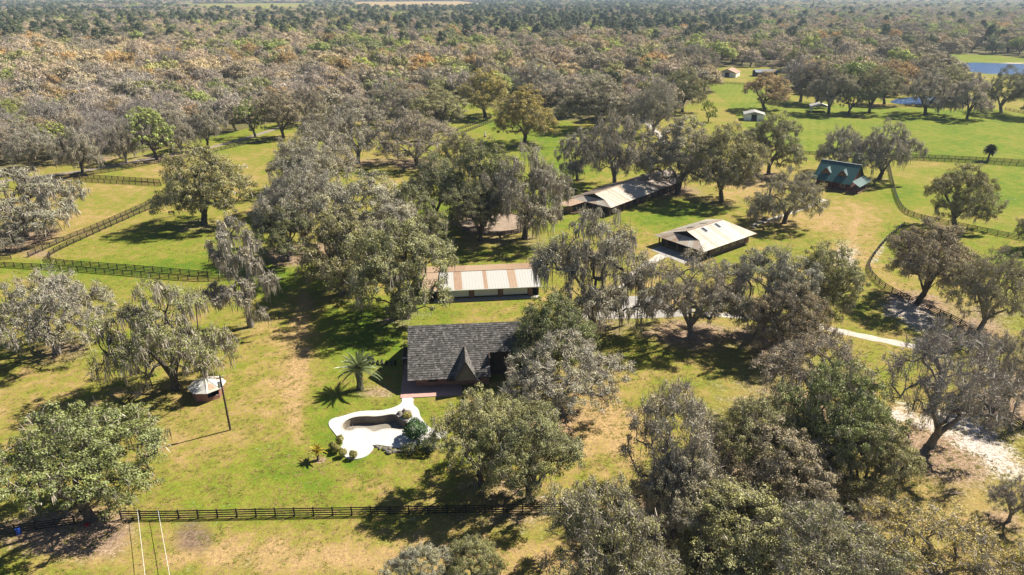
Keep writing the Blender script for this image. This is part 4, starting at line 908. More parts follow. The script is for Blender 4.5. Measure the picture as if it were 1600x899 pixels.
fence([(398, 226), (420, 223), (446, 222)], 'short dark fence piece at the lane end of the paddock', 0)
fence([(700, 190), (735, 185), (762, 179), (771, 184), (755, 191), (715, 204)], 'black pasture fence doubling back in a tight curve', 2)
fence([(712, 214), (745, 200), (772, 190)], 'black fence parallel to the tight curved pasture fence', 1)
fence([(1245, 241), (1300, 243), (1340, 246), (1430, 246), (1520, 250), (1660, 259)], 'far black fence of the pair along the mown field', 1)
fence([(1400, 249), (1430, 251), (1520, 255), (1660, 265)], 'near black fence of the pair along the mown field', 1)
fence([(1388, 256), (1394, 285), (1401, 313), (1412, 332), (1430, 340), (1460, 347), (1527, 361), (1600, 376), (1660, 388)], 'black fence bending around the right paddock', 2)
fence([(1412, 354), (1385, 375), (1360, 407), (1356, 425), (1375, 447), (1402, 463), (1450, 485), (1496, 505), (1540, 535)], 'black fence curving past the sandy track', 2)
fence([(1515, 618), (1560, 645), (1605, 676), (1640, 700)], 'black fence on the sandy bank behind the leafless tree', 1)
fence([(1100, 133), (1135, 131), (1168, 133)], 'low fence in front of the red roofed house', 0, True, 3.0, 3)
fence([(1330, 166), (1385, 167), (1440, 167), (1500, 168)], 'thin fence along the near shore of the pond', 1, False, 3.0, 3)
fence([(1570, 172), (1590, 176), (1620, 182)], 'dark fence beside the ragged oak at the pond', 0, False, 3.0, 3)
# round pen
c0 = G(775, 349)
fence(None, 'round wooden pen wall beneath the mossy oaks', 0, True, 2.1, 5, [(c0[0]+11*math.cos(a*math.pi/16), c0[1]+11*math.sin(a*math.pi/16)) for a in range(33)])
pst = thing('fence_post', (*G(172, 811), 0), 'single pale wooden post in the gap of the front fence', 'post')
MB().tube(Vector((*G(172, 811), -.2)), Vector((*G(172, 811), 1.45)), .11, .09, 8).build('shaft', M['fence_brown'], pst); MB().tube(Vector((*G(172, 811), 1.45)), Vector((*G(172, 811), 1.5)), .12, .04, 8).build('cap', M['fence_brown'], pst)
# white electric tapes leaving the front fence
for lab, (xa, ya), (xb, yb) in (('white electric tape along the left side of the grass alley', (218, 809), (232, 925)), ('white electric tape along the right side of the grass alley', (250, 809), (271, 925))):
    a = G3(xa, ya); b = G3(xb, yb); tp = thing('tape_fence', a, lab, 'tape fence')
    n = 4
    for k in range(n+1):
        q = a.lerp(b, k/n) if k else a+Vector((0, -.2, 0))
        if k in (0, n): MB().tube(q+Vector((0, 0, -.1)), q+Vector((0, 0, 1.4)), .035, .03, 6).build('stake', M['white_paint'], tp)
    mb = MB(); m_ = 16
    for k in range(m_):
        p0, p1 = a.lerp(b, k/m_), a.lerp(b, (k+1)/m_); s0, s1 = [1.3-.06*math.sin(math.pi*x/m_) for x in (k, k+1)]
        mb.add([p0+Vector((-.018, 0, s0)), p0+Vector((.018, 0, s0)), p1+Vector((.018, 0, s1)), p1+Vector((-.018, 0, s1)), p0+Vector((-.018, 0, s0+.05)), p0+Vector((.018, 0, s0+.05)), p1+Vector((.018, 0, s1+.05)), p1+Vector((-.018, 0, s1+.05))], [(3, 2, 1, 0), (4, 5, 6, 7), (1, 2, 6, 5), (0, 4, 7, 3)])
    mb.build('tape', M['white_paint'], tp)
# utility pole
b = G3(360, 672); up = thing('utility_pole', b, 'tall dark utility pole standing beside the well house', 'utility pole')
MB().tube(b+Vector((0, 0, -.3)), b+Vector((0, 0, 9.7)), .17, .115, 10).build('shaft', M['pole'], up)
MB().tube(b+Vector((-.3, -.1, 7.7)), b+Vector((-.3, -.1, 8.6)), .22, .22, 10).build('transformer', M['steel'], up)
MB().box(b+Vector((0, 0, 9.3)), (1.0, .1, .12), .6).build('crossarm', M['pole'], up)
for s_ in (-.42, .42): MB().tube(b+Vector((s_*.83, s_*.56, 9.36)), b+Vector((s_*.83, s_*.56, 9.55)), .06, .04, 6).build('insulator', M['white_paint'], up)
# distant power pole
b = G3(1268, 21); fp = thing('transmission_pole', b, 'very tall dark transmission pole above the far woods', 'power pole')
MB().tube(b, b+Vector((0, 0, 44)), 1.3, .7, 8).build('shaft', M['pole'], fp)
for z in (33, 37, 41): MB().box(b+Vector((0, 0, z)), (9, .5, .5), .4).build('crossarm', M['pole'], fp)
# small loose things
b = G3(136, 822); rt = thing('feed_tub', b, 'small red feed tub under the large green oak', 'tub')
MB().tube(b, b+Vector((0, 0, .35)), .2, .27, 12, False).build('tub_wall', M['red_plastic'], rt); MB().tube(b+Vector((0, 0, .02)), b+Vector((0, 0, .06)), .19, .19, 12).build('tub_floor', M['red_plastic'], rt)
b = G3(30, 834); rt = thing('water_drum', b, 'blue plastic water drum against the leaning fence', 'drum')
MB().tube(b, b+Vector((0, 0, .85)), .29, .29, 14).build('body', M['blue_plastic'], rt); MB().tube(b+Vector((0, 0, .85)), b+Vector((0, 0, .9)), .3, .27, 14).build('rim', M['blue_plastic'], rt)
for k, (x, y) in enumerate(((377, 265), (384, 263))):
    b = G3(x, y); js = thing('jump_stand', b, 'white wooden jump stand in the far part of the left paddock', 'jump stand', 'white jump stands')
    for s_ in (-.7, .7): MB().tube(b+Vector((s_, 0, 0)), b+Vector((-s_, .1, 1.7)), .1, .1, 6).build('leg', M['white_paint'], js)
    MB().box(b+Vector((0, .05, .8)), (1.6, .12, .15)).build('crossbar', M['white_paint'], js)
b = G3(758, 214); js = thing('white_marker', b, 'pale stone marker on the green pasture near the curved fence', 'marker')
MB().box(b+Vector((0, 0, .2)), (1.2, 1.0, .4)).build('plinth', M['stone'], js); MB().tube(b+Vector((0, 0, .4)), b+Vector((.1, 0, 2.4)), .42, .25, 8).build('stone', M['white_paint'], js)
b = G3(553, 405); gp = thing('gate_panel', b, 'pale metal gate panel leaning in the shade of the central grove', 'gate')
for k in range(5): MB().tube(b+Vector((-1.6, .5, .2+.35*k)), b+Vector((1.6, -1.6, .2+.35*k)), .05, .05, 6).build('bar', M['steel'], gp)
for s_ in (0, 1): MB().tube(b+Vector((-1.6+3.2*s_, .5-2.1*s_, 0)), b+Vector((-1.6+3.2*s_, .5-2.1*s_, 1.75)), .06, .06, 6).build('upright', M['steel'], gp)

# ------------------------------------------------------------------ trees
def unit(v): return v/np.maximum(np.linalg.norm(v, axis=-1, keepdims=True), 1e-9)
def leaf_quads(rng, cen, outw, L, W, updir=0.5, rnd=0.55):
    n = len(cen); nrm = unit(outw*0.8+np.array([0, 0, updir])+rng.normal(0, rnd, (n, 3)))
    t1 = unit(np.cross(nrm, rng.normal(0, 1, (n, 3)))); t2 = np.cross(nrm, t1)
    l = (L*rng.uniform(0.6, 1.4, n))[:, None]; w_ = (W*rng.uniform(0.6, 1.4, n))[:, None]
    return np.stack([cen-t1*l*.5, cen+t2*w_*.5+t1*l*.05, cen+t1*l*.5, cen-t2*w_*.5+t1*l*.05], 1)
def skeleton(rng, targets, trunk_h, lean, fork):
    """grow limbs by joining every target to the nearest limb node, then thicken by load"""
    nodes = [np.array([0, 0, -0.3]), np.array([lean[0]*.4, lean[1]*.4, trunk_h*.55]), np.array([lean[0], lean[1], trunk_h])]; par = [-1, 0, 1]
    base = nodes[2]
    nl = fork
    for k in range(nl):
        a = 2*math.pi*(k+rng.uniform(-.3, .3))/nl; r = np.percentile(np.hypot(targets[:, 0], targets[:, 1]), 80)*rng.uniform(.35, .55)
        zt = trunk_h+(targets[:, 2].max()-trunk_h)*rng.uniform(.25, .5)
        mid = base+np.array([math.cos(a)*r*.45, math.sin(a)*r*.45, (zt-trunk_h)*.55]); nodes.append(mid); par.append(2)
        nodes.append(base+np.array([math.cos(a+.15)*r, math.sin(a+.15)*r, zt-trunk_h])); par.append(len(nodes)-2)
    order = np.argsort(np.linalg.norm(targets-base, axis=1)); leafnode = []
    for i in order:
        p = targets[i]; N = np.array(nodes[2:]); d = np.linalg.norm(N-p, axis=1)+0.15*np.linalg.norm(N-base, axis=1)*0+np.maximum(0, N[:, 2]-p[2])*.8
        j = int(np.argmin(d))+2; q = nodes[j]
        mid = q*.5+p*.5+np.array([rng.normal(0, .25), rng.normal(0, .25), .12*np.linalg.norm(p-q)])
        nodes.append(mid); par.append(j); nodes.append(p); par.append(len(nodes)-2); leafnode.append(len(nodes)-1)
    load = np.zeros(len(nodes))
    for k in leafnode: load[k] += 1
    for k in range(len(nodes)-1, 0, -1): load[par[k]] += load[k]
    return np.array(nodes), np.array(par), load
def tubes(nodes, par, load, r_trunk, rmin=0.025, sides=5):
    r = np.maximum(rmin, r_trunk*(load/load[0])**0.5); r[0] = r_trunk*1.35; V_ = []; F_ = []
    for k in range(1, len(nodes)):
        a, b = nodes[par[k]], nodes[k]; ra, rb = min(r[par[k]], r[k]*1.5), r[k]; s_ = sides+2 if ra > .2 else (sides if ra > .06 else 3)
        d = unit((b-a)[None])[0]; x = np.cross(d, [0.3, .9, .2]); x = x/max(np.linalg.norm(x), 1e-6); y = np.cross(d, x)
        b0 = len(V_); an = [2*math.pi*i/s_ for i in range(s_)]
        V_ += [tuple(a+(x*math.cos(t)+y*math.sin(t))*ra) for t in an]+[tuple(b+(x*math.cos(t)+y*math.sin(t))*rb) for t in an]
        F_ += [(b0+i, b0+(i+1) % s_, b0+s_+(i+1) % s_, b0+s_+i) for i in range(s_)]
    return V_, F_
def gen_tree(seed, R=10.0, Ht=13.0, kind='oak', nclump=150, nleaf=70, L=.34, W=.19, moss=0, mosslen=1.6, twigs=0, lod=False, lobes=9):
    rng = np.random.default_rng(seed)
    P_ = []
    z0 = Ht*.10
    if kind == 'pine':
        for i in range(nclump):
            f = rng.beta(1.6, 1.2); z = Ht*(.42+.58*f); rr = R*(1-.72*f**1.6)*math.sqrt(rng.uniform(.15, 1)); a = rng.uniform(0, 6.283); P_.append((rr*math.cos(a), rr*math.sin(a), z))
        tg = np.array(P_); out = unit(tg*np.array([1, 1, .0])+np.array([0, 0, .5]))
    else:
        lb = [(0, 0, Ht*.66, R*.55, Ht*.32)]
        for k in range(lobes):
            a = 2*math.pi*(k+rng.uniform(-.35, .35))/lobes*1.0; rr = R*rng.uniform(.42, .68); zz = Ht*rng.uniform(.25, .64); s_ = R*rng.uniform(.28, .45)
            if kind == 'gaunt': rr = R*rng.uniform(.2, .75); zz = Ht*rng.uniform(.16, .85); s_ = R*rng.uniform(.18, .36)
            lb.append((rr*math.cos(a), rr*math.sin(a), zz, s_, s_*rng.uniform(.6, .85)))
        wts = np.array([b[3]**2 for b in lb]); wts /= wts.sum(); tries = 0; out = []
        while len(P_) < nclump and tries < nclump*30:
            tries += 1; b = lb[rng.choice(len(lb), p=wts)]; d = unit(rng.normal(0, 1, (1, 3)))[0]
            if d[2] < -.35: d[2] = -d[2]*.5
            d = d/np.linalg.norm(d)
            sh = rng.uniform(.55, 1.03); p = np.array([b[0]+d[0]*b[3]*sh, b[1]+d[1]*b[3]*sh, b[2]+d[2]*b[4]*sh])
            if p[2] < z0 or p[2] > Ht: continue
            bad = False
            for c in lb:
                if c is b: continue
                q = ((p[0]-c[0])/c[3])**2+((p[1]-c[1])/c[3])**2+((p[2]-c[2])/c[4])**2
                if q < .38: bad = True; break
            if bad: continue
            P_.append(p); out.append(d)
        tg = np.array(P_); out = np.array(out)
    n = len(tg); rad = (R*(.068 if not lod else .17))*rng.uniform(.6, 1.4, n)
    res = {}
    trunk_h = Ht*(.13 if kind not in ('pine', 'gaunt') else .3)
    lean = rng.normal(0, .05*R, 2)
    if kind == 'pine':
        Vt, Ft = [], []; nodes = np.array([[0, 0, -.3], [0, 0, Ht*.5], [0, 0, Ht*.97]]); Vt, Ft = tubes(nodes, np.array([-1, 0, 1]), np.array([10., 6, 1.5]), .32)
    else:
        nodes, par, load = skeleton(rng, tg, trunk_h, lean, 5 if kind != 'gaunt' else 3); Vt, Ft = tubes(nodes, par, load, R*.055, .03 if not lod else .06, 5 if not lod else 4)
    res['trunk'] = (Vt, Ft)
    cv = rng.uniform(0, 1, n) if not lod else rng.uniform(.25, .65, n)
    # leaves
    if nleaf:
        ci = np.repeat(np.arange(n), rng.poisson(nleaf, n)); m = len(ci); d = unit(rng.normal(0, 1, (m, 3))); d[:, 2] = np.abs(d[:, 2])*np.where(rng.uniform(0, 1, m) < .72, 1, -1)
        r_ = rng.uniform(.25, 1, m)**.5; cen = tg[ci]+d*(rad[ci]*r_)[:, None]*np.array([1.25, 1.25, .72])
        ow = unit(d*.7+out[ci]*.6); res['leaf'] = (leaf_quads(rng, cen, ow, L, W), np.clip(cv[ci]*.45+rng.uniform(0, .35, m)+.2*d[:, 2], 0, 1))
    if moss:
        nt_ = max(1, moss//7); tc = rng.integers(0, n, nt_); tp = tg[tc]+rng.normal(0, .5, (nt_, 3))*rad[tc][:, None]*np.array([1.2, 1.2, .4]); tl = mosslen*rng.gamma(2.6, .36, nt_)
        ti = rng.integers(0, nt_, moss); ci = tc[ti]; st = tp[ti]+rng.normal(0, .17, (moss, 3)); ln = tl[ti]*rng.uniform(.45, 1.1, moss); ln = np.minimum(np.minimum(ln, mosslen*1.9), np.maximum(st[:, 2]-.8, .2))
        a = rng.uniform(0, math.pi, moss); wv_ = np.stack([np.cos(a), np.sin(a), np.zeros(moss)], 1)*(rng.uniform(.03, .085, moss)*(2.0 if lod else 1))[:, None]
        sw = rng.normal(0, .14, (moss, 3)); sw[:, 2] = 0; dn = np.stack([np.zeros(moss), np.zeros(moss), -ln], 1)
        mv = np.clip(cv[ci]*.4+rng.uniform(0, .6, moss), 0, 1); md_ = st+dn*.55+sw; en = st+dn+sw*1.8
        res['moss'] = (np.concatenate([np.stack([st-wv_*.6, st+wv_*.6, md_+wv_, md_-wv_], 1), np.stack([md_-wv_, md_+wv_, en+wv_*.1, en-wv_*.1], 1)]), np.concatenate([mv, mv]))
    if twigs:
        ci = rng.integers(0, n, twigs); d = unit(rng.normal(0, 1, (twigs, 3))+out[ci]*.8+np.array([0, 0, .45])); ln = rad[ci]*rng.uniform(.7, 1.9, twigs); wd = (.028 if not lod else .07)*rng.uniform(.6, 1.5, twigs)
        side = unit(np.cross(d, rng.normal(0, 1, (twigs, 3))))*wd[:, None]; st = tg[ci]+rng.normal(0, .3, (twigs, 3))*rad[ci][:, None]
        bend = rng.normal(0, .12, (twigs, 3))*ln[:, None]; e = st+d*ln[:, None]
        tv = rng.uniform(0, 1, twigs); md_ = st+d*ln[:, None]*.6+bend
        res['twig'] = (np.concatenate([np.stack([st-side, st+side, md_+side*.7, md_-side*.7], 1), np.stack([md_-side*.7, md_+side*.7, e+side*.15, e-side*.15], 1)]), np.concatenate([tv, tv]))
    return res
PROTO = {}
def proto(key, bark='bark', **kw):
    r = gen_tree(**kw); d = {}
    me = bpy.data.meshes.new(key+'_trunk'); me.from_pydata(r['trunk'][0], [], r['trunk'][1]); me.materials.append(M[bark]); me.shade_smooth(); d['trunk'] = me
    allz = []; allr = []
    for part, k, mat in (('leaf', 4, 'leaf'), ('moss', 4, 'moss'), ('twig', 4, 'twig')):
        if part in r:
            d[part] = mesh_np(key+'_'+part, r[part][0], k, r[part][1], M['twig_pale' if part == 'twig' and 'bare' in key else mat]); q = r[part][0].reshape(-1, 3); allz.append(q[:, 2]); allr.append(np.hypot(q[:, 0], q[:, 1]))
    d['R'] = float(np.percentile(np.concatenate(allr), 96)); zz = np.concatenate(allz); d['H'] = float(np.percentile(zz, 99.5)); d['raw'] = r
    PROTO[key] = d
for i in range(7): proto('oak%d' % i, seed=11+i, nclump=470, nleaf=100, L=.245, W=.135, moss=2200, mosslen=.8, twigs=1500, Ht=12.5+(i % 3), lobes=12)
for i in range(3): proto('moss%d' % i, 'bark', seed=31+i, nclump=290, nleaf=68, L=.245, W=.13, moss=5600, mosslen=1.25, twigs=2600, Ht=13.5, lobes=10)
for i in range(5): proto('grey%d' % i, 'pale_bark', seed=51+i, nclump=340, nleaf=58, L=.24, W=.125, moss=2600, mosslen=.7, twigs=5600, Ht=12.0+i*.4, lobes=12)
for i in range(2): proto('bare%d' % i, 'pale_bark', seed=71+i, nclump=330, nleaf=2, L=.25, W=.12, moss=500, mosslen=.9, twigs=9500, Ht=13.5, lobes=9)
proto('gaunt0', 'pale_bark', seed=81, kind='gaunt', R=7.0, Ht=19.0, nclump=85, nleaf=34, moss=3600, mosslen=1.5, twigs=4500, lobes=16)
for i in range(2): proto('lane%d' % i, 'bark', seed=91+i, nclump=110, nleaf=60, L=.42, W=.26, moss=300, twigs=700, Ht=14.0)
# lighter copies for trees hundreds of metres away
LK = dict(nclump=60, nleaf=105, L=.72, W=.42, lod=True, lobes=5)
for i in range(3): proto('farleafy%d' % i, seed=101+i, moss=160, mosslen=1.0, twigs=300, Ht=13.0, **LK)
for i in range(3): proto('fargrey%d' % i, 'pale_bark', seed=111+i, moss=220, mosslen=1.0, twigs=1000, Ht=13.0, nclump=60, nleaf=95, L=.66, W=.38, lod=True, lobes=5)
for i in range(2): proto('farbare%d' % i, 'pale_bark', seed=121+i, twigs=1300, Ht=14.0, nclump=65, nleaf=62, L=.6, W=.30, lod=True, lobes=5)
for i in range(2): proto('farpine%d' % i, seed=131+i, kind='pine', R=6.2, Ht=20.0, nclump=80, nleaf=32, L=.9, W=.5, lod=True)
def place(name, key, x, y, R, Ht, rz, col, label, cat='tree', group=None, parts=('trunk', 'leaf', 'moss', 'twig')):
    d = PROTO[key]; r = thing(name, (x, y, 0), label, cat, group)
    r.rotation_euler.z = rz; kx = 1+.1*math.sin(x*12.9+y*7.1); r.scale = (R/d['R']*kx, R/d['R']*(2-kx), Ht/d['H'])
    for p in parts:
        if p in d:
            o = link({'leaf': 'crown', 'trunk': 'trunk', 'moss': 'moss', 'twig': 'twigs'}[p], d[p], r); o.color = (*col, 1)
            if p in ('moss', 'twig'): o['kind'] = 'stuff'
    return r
def tint(c, k, h): return (c[0]*k*(1+h), c[1]*k*(1-h*.4), c[2]*k*(1-h))
rr = random.Random(4)
NV = dict(oak=7, moss=3, grey=5, bare=2, gaunt=1, lane=2)
cnt = {}
for (x0, x1, y0, y1, kind, colr, label), (X, Y, R, Ht) in zip(TREES, SOLVED):
    k = cnt.get(kind, 0); cnt[kind] = k+1
    c = tint(COL[colr], rr.uniform(.9, 1.1), rr.uniform(-.04, .04))
    place({'oak': 'oak_tree', 'moss': 'mossy_oak', 'grey': 'oak_tree', 'bare': 'bare_tree', 'gaunt': 'dead_tree', 'lane': 'young_tree'}[kind], '%s%d' % (kind, k % NV[kind]), X, Y, R*1.08, Ht*1.03, rr.uniform(0, 6.28), c, label)

# woods: the nearest trees one by one, the rest as one mass
rng = np.random.default_rng(77)
def scatter(y0, y1, sp):
    pts = []; y = y0
    while y < y1:
        s_ = sp(y); xm = y*.80+60; n = int(2*xm/s_)
        xs = -xm+(np.arange(n)+rng.uniform(-.38, .38, n)+.5*(int(y) % 2))*s_; ys = y+rng.uniform(-.4, .4, n)*s_
        pts.append(np.stack([xs, ys], 1)); y += s_*.9
    return np.concatenate(pts)
pts = scatter(215, 5600, lambda y: 15.5+min(max(y-320, 0)/300, 1)*6.0+max(0, y-900)*.004)
pts = pts[in_woods(pts[:, 0], pts[:, 1])]
for X, Y, R, Ht in SOLVED:
    pts = pts[np.hypot(pts[:, 0]-X, pts[:, 1]-Y) > R*.72+3.2]
pr = np.array([PX(*p) for p in pts]); keep = (pr[:, 0] > -140) & (pr[:, 0] < 1740)
lane_w = [G(*q) for q in [(-120, 300), (70, 275), (230, 249), (330, 231), (400, 212), (500, 178)]]
keep &= dist_poly(pts[:, 0], pts[:, 1], lane_w, False) > 6
pts, pr = pts[keep], pr[keep]
from mathutils import noise as mn
def zone(px, py, X, Y):
    """(kind, colour) weights for the woods at this place"""
    nz = mn.noise(Vector((X*.012, Y*.006, 3.1))); nz2 = mn.noise(Vector((X*.02, Y*.012, 9.7)))
    px += 260*nz2+rng.normal(0, 70); py += 30*nz+rng.normal(0, 7)
    pine = 0.02; spring = .10; orange = .06; grey = .40; leafy = .27; bare = .22
    if px < 560 and py < 105: pine = 1.3 if nz > -.10-.2*(py < 70)+.3*(px > 160) else .08; bare = .35; leafy = .22; spring = .12
    if 560 < px < 1120 and py < 75: pine = 2.0 if nz > -.35 else .2; leafy = .35; spring = .22
    if px < 560 and 90 <= py: bare = .46; orange = .17; leafy = .16; spring = .06; pine = .004; grey = .42
    if px > 1120 and py < 80: spring = .36; leafy = .45; grey = .35; orange = .06; pine = .22 if nz2 > 0 else .05
    if 250 < px < 700 and 20 < py < 100: spring += .14
    return dict(pine=pine, spring=spring*(1.6 if nz2 > .1 else .5), orange=orange*(1.8 if nz > 0 else .5), grey=grey, leafy=leafy, bare=bare)
ZK = dict(pine=('farpine', 2, 'pine'), spring=('farleafy', 3, 'spring'), orange=('fargrey', 3, 'orange'), grey=('fargrey', 3, 'tan'), leafy=('farleafy', 3, 'leafy'), bare=('farbare', 2, 'pink'))
kinds = []
for (X, Y), (px, py) in zip(pts, pr):
    wz = zone(px, py, X, Y); ks = list(wz); ww = np.array([wz[k] for k in ks]); kinds.append(ks[rng.choice(len(ks), p=ww/ww.sum())])
kinds = np.array(kinds)
order = np.argsort(pts[:, 1]+np.abs(pts[:, 0])*.2); IND = 205
LAND = [((60, 270), 'behind the row end by the fence corner'), ((140, 258), 'behind the bare forked lane tree'), ((235, 243), 'behind the tall pale green lane tree'), ((318, 228), 'behind the weeping lane oak'), ((395, 206), 'behind the bright green lane tree'), ((470, 186), 'past the lane end'),
        ((540, 165), 'behind the lane bend grove'), ((620, 175), 'behind the low spreading grey oak'), ((700, 180), 'beyond the curved pasture fence'), ((760, 160), 'behind the golden topped oak'), ((820, 150), 'behind the round golden-olive oak'), ((900, 165), 'beyond the pasture behind the barn'), ((1000, 160), 'beside the pale field track'),
        ((1070, 140), 'at the corner of the mown field'), ((1110, 115), 'left of the red roofed house'), ((1150, 110), 'behind the red roofed house'), ((1195, 112), 'behind the dark roofed shed'), ((1260, 115), 'behind the open pavilion'), ((1340, 110), 'behind the pond shore oaks'), ((1400, 105), 'behind the mossy pond oak'), ((1480, 80), 'on the far bank of the pond')]
WL_ = {'pine': 'dark green pine', 'spring': 'fresh yellow-green tree', 'orange': 'orange-brown budding oak', 'grey': 'grey mossy oak', 'leafy': 'olive leaved oak', 'bare': 'bare pinkish-grey tree'}
for i in order[:IND]:
    (X, Y), (px, py), k = pts[i], pr[i], kinds[i]
    key, nv, cc = ZK[k]; R = (rng.uniform(7.0, 11.0)+3.0*min(max((Y-350)/250, 0), 1))*(.55 if k == 'pine' else 1); Ht = rng.uniform(11.5, 18.0)*(1.35 if k == 'pine' else 1)
    where = min(LAND, key=lambda q: math.hypot(G(*q[0])[0]-X, G(*q[0])[1]-Y))[1]
    lab = ('broad ' if R > 10.4 else ('small ' if R < 8.4 else ''))+('tall ' if Ht > 16 else ('low ' if Ht < 13.2 else ''))+WL_[k]+' in the woods '+where
    if Y < 330 and k != 'pine': key, nv = {'farleafy': ('oak', 5), 'fargrey': ('grey', 4), 'farbare': ('bare', 2)}[key]
    place({'pine': 'pine_tree', 'bare': 'bare_tree'}.get(k, 'woodland_tree'), '%s%d' % (key, rng.integers(nv)), X, Y, R, Ht, rng.uniform(0, 6.28), tint(COL[cc], rng.uniform(.82, 1.2), rng.uniform(-.05, .05)), lab, 'tree', 'woodland trees '+where)
# one mass of far woodland, instanced on points
pc_ = bpy.data.collections.new('far_tree_shapes'); fkeys = []
for k in ZK:
    key, nv, cc = ZK[k]
    for v in range(min(nv, 2)):
        d = PROTO['%s%d' % (key, v)]; r = d['raw']
        Vt, Ft = r['trunk']; vv = [np.array(Vt)]; polys = [list(f) for f in Ft]; mi = [0]*len(Ft); var = [np.zeros(len(Vt))]; off = len(Vt)
        for j, part in enumerate(('leaf', 'moss', 'twig')):
            if part in r:
                q, va = r[part]; n_, kk = q.shape[0], q.shape[1]; vv.append(q.reshape(-1, 3)); var.append(np.repeat(va, kk)); polys += [list(range(off+a*kk, off+a*kk+kk)) for a in range(n_)]; mi += [1 if part == 'leaf' else (2 if k != 'orange' else 1)]*n_; off += n_*kk
        me = bpy.data.meshes.new('far_'+k); me.from_pydata(np.concatenate(vv).tolist(), [], polys)
        a = me.attributes.new('var', 'FLOAT', 'POINT'); a.data.foreach_set('value', np.concatenate(var).astype(np.float32))
        lm = leafmat('far_leaf_'+k, .06, False, tuple(1.15*q_ for q_ in COL[cc])) if v == 0 else lm
        tw = leafmat('far_twig_'+k, 0, False, tuple(.5*a_+.5*b_ for a_, b_ in zip((.31, .265, .22), COL[cc])) if k != 'bare' else (.36, .295, .245)) if v == 0 else tw
        for m_ in (M['bark'], lm, tw): me.materials.append(m_)
        me.polygons.foreach_set('material_index', np.array(mi, dtype=np.int32)); me.update()
        nm_ = 'far_%02d' % len(fkeys); o = bpy.data.objects.new(nm_, me); pc_.objects.link(o); fkeys.append((k, v))
rest = order[IND:]
P3 = np.zeros((len(rest), 3)); P3[:, :2] = pts[rest]
me = bpy.data.meshes.new('far_woods'); me.from_pydata(P3.tolist(), [], [])
ii = np.array([fkeys.index((kinds[i], int(rng.integers(2)))) for i in rest], dtype=np.int32)
dist = P3[:, 1]; grow = 1+np.maximum(0, dist-900)*.00025
sc_xy = rng.uniform(.95, 1.55, len(rest))*np.minimum(grow, 2.4); sc_z = rng.uniform(.95, 1.75, len(rest))*np.maximum(1-np.maximum(0, dist-1200)*.0001, .8)
pine_m = np.array([kinds[i] == 'pine' for i in rest]); sc_z[pine_m] *= .8; sc_xy[pine_m] *= .95
a = me.attributes.new('pick', 'INT', 'POINT'); a.data.foreach_set('value', ii)
a = me.attributes.new('scl', 'FLOAT_VECTOR', 'POINT'); a.data.foreach_set('vector', np.stack([sc_xy, sc_xy, sc_z], 1).astype(np.float32).ravel())
a = me.attributes.new('yaw', 'FLOAT_VECTOR', 'POINT'); a.data.foreach_set('vector', np.stack([np.zeros(len(rest)), np.zeros(len(rest)), rng.uniform(0, 6.28, len(rest))], 1).astype(np.float32).ravel())
fo = tag(link('far_woods', me), 'mixed far woodland of pines, grey oaks and budding trees reaching the horizon', 'woodland', None, 'stuff')
ng = bpy.data.node_groups.new('scatter_trees', 'GeometryNodeTree'); ng.interface.new_socket('Geometry', in_out='INPUT', socket_type='NodeSocketGeometry'); ng.interface.new_socket('Geometry', in_out='OUTPUT', socket_type='NodeSocketGeometry')
gi, go = ng.nodes.new('NodeGroupInput'), ng.nodes.new('NodeGroupOutput'); iop = ng.nodes.new('GeometryNodeInstanceOnPoints'); ci = ng.nodes.new('GeometryNodeCollectionInfo')
ci.inputs['Collection'].default_value = pc_; ci.inputs['Separate Children'].default_value = True; ci.inputs['Reset Children'].default_value = True; iop.inputs['Pick Instance'].default_value = True
def gattr(nm, ty, sock):
    n_ = ng.nodes.new('GeometryNodeInputNamedAttribute'); n_.data_type = ty; n_.inputs['Name'].default_value = nm; ng.links.new(n_.outputs['Attribute'], sock)
gattr('pick', 'INT', iop.inputs['Instance Index']); gattr('scl', 'FLOAT_VECTOR', iop.inputs['Scale']); gattr('yaw', 'FLOAT_VECTOR', iop.inputs['Rotation'])
ng.links.new(gi.outputs[0], iop.inputs['Points']); ng.links.new(ci.outputs[0], iop.inputs['Instance']); ng.links.new(iop.outputs[0], go.inputs[0])
md = fo.modifiers.new('scatter', 'NODES'); md.node_group = ng

# ------------------------------------------------------------------ palms and garden shrubs
def frond_mesh(name, L, arch, nl, wl, col, seed):
    r_ = np.random.default_rng(seed); V_ = []; F_ = []; pts_ = []
    for i in range(nl+1):
        s_ = i/nl; pts_.append(np.array([L*(s_-.16*s_*s_*arch), 0, L*(.75*arch*(s_*.62-s_*s_*.98))]))
    for i in range(nl):
        a, b = pts_[i], pts_[i+1]; w_ = .05*(1-i/nl)+.012; n0 = len(V_)
        V_ += [a+[0, -w_, 0], a+[0, w_, 0], b+[0, w_*.9, 0], b+[0, -w_*.9, 0]]; F_.append((n0, n0+1, n0+2, n0+3))
        if i > 1:
            s_ = i/nl; ll = wl*math.sin(math.pi*min(1, .16+.84*s_))**.7*(1.0-.25*s_)
            for sg in (-1, 1):
                d = np.array([.55+.25*s_, sg*.85, -.18+r_.normal(0, .12)]); d /= np.linalg.norm(d); t2 = np.array([.085, 0, .03]); n0 = len(V_)
                V_ += [a-t2, a+d*ll*.6-t2*.6, a+d*ll, a+d*ll*.6+t2*.9, a+t2]; F_.append((n0, n0+1, n0+2, n0+3, n0+4))
    me = bpy.data.meshes.new(name); me.from_pydata([tuple(map(float, v)) for v in V_], [], F_); me.materials.append(col); me.update(); return me
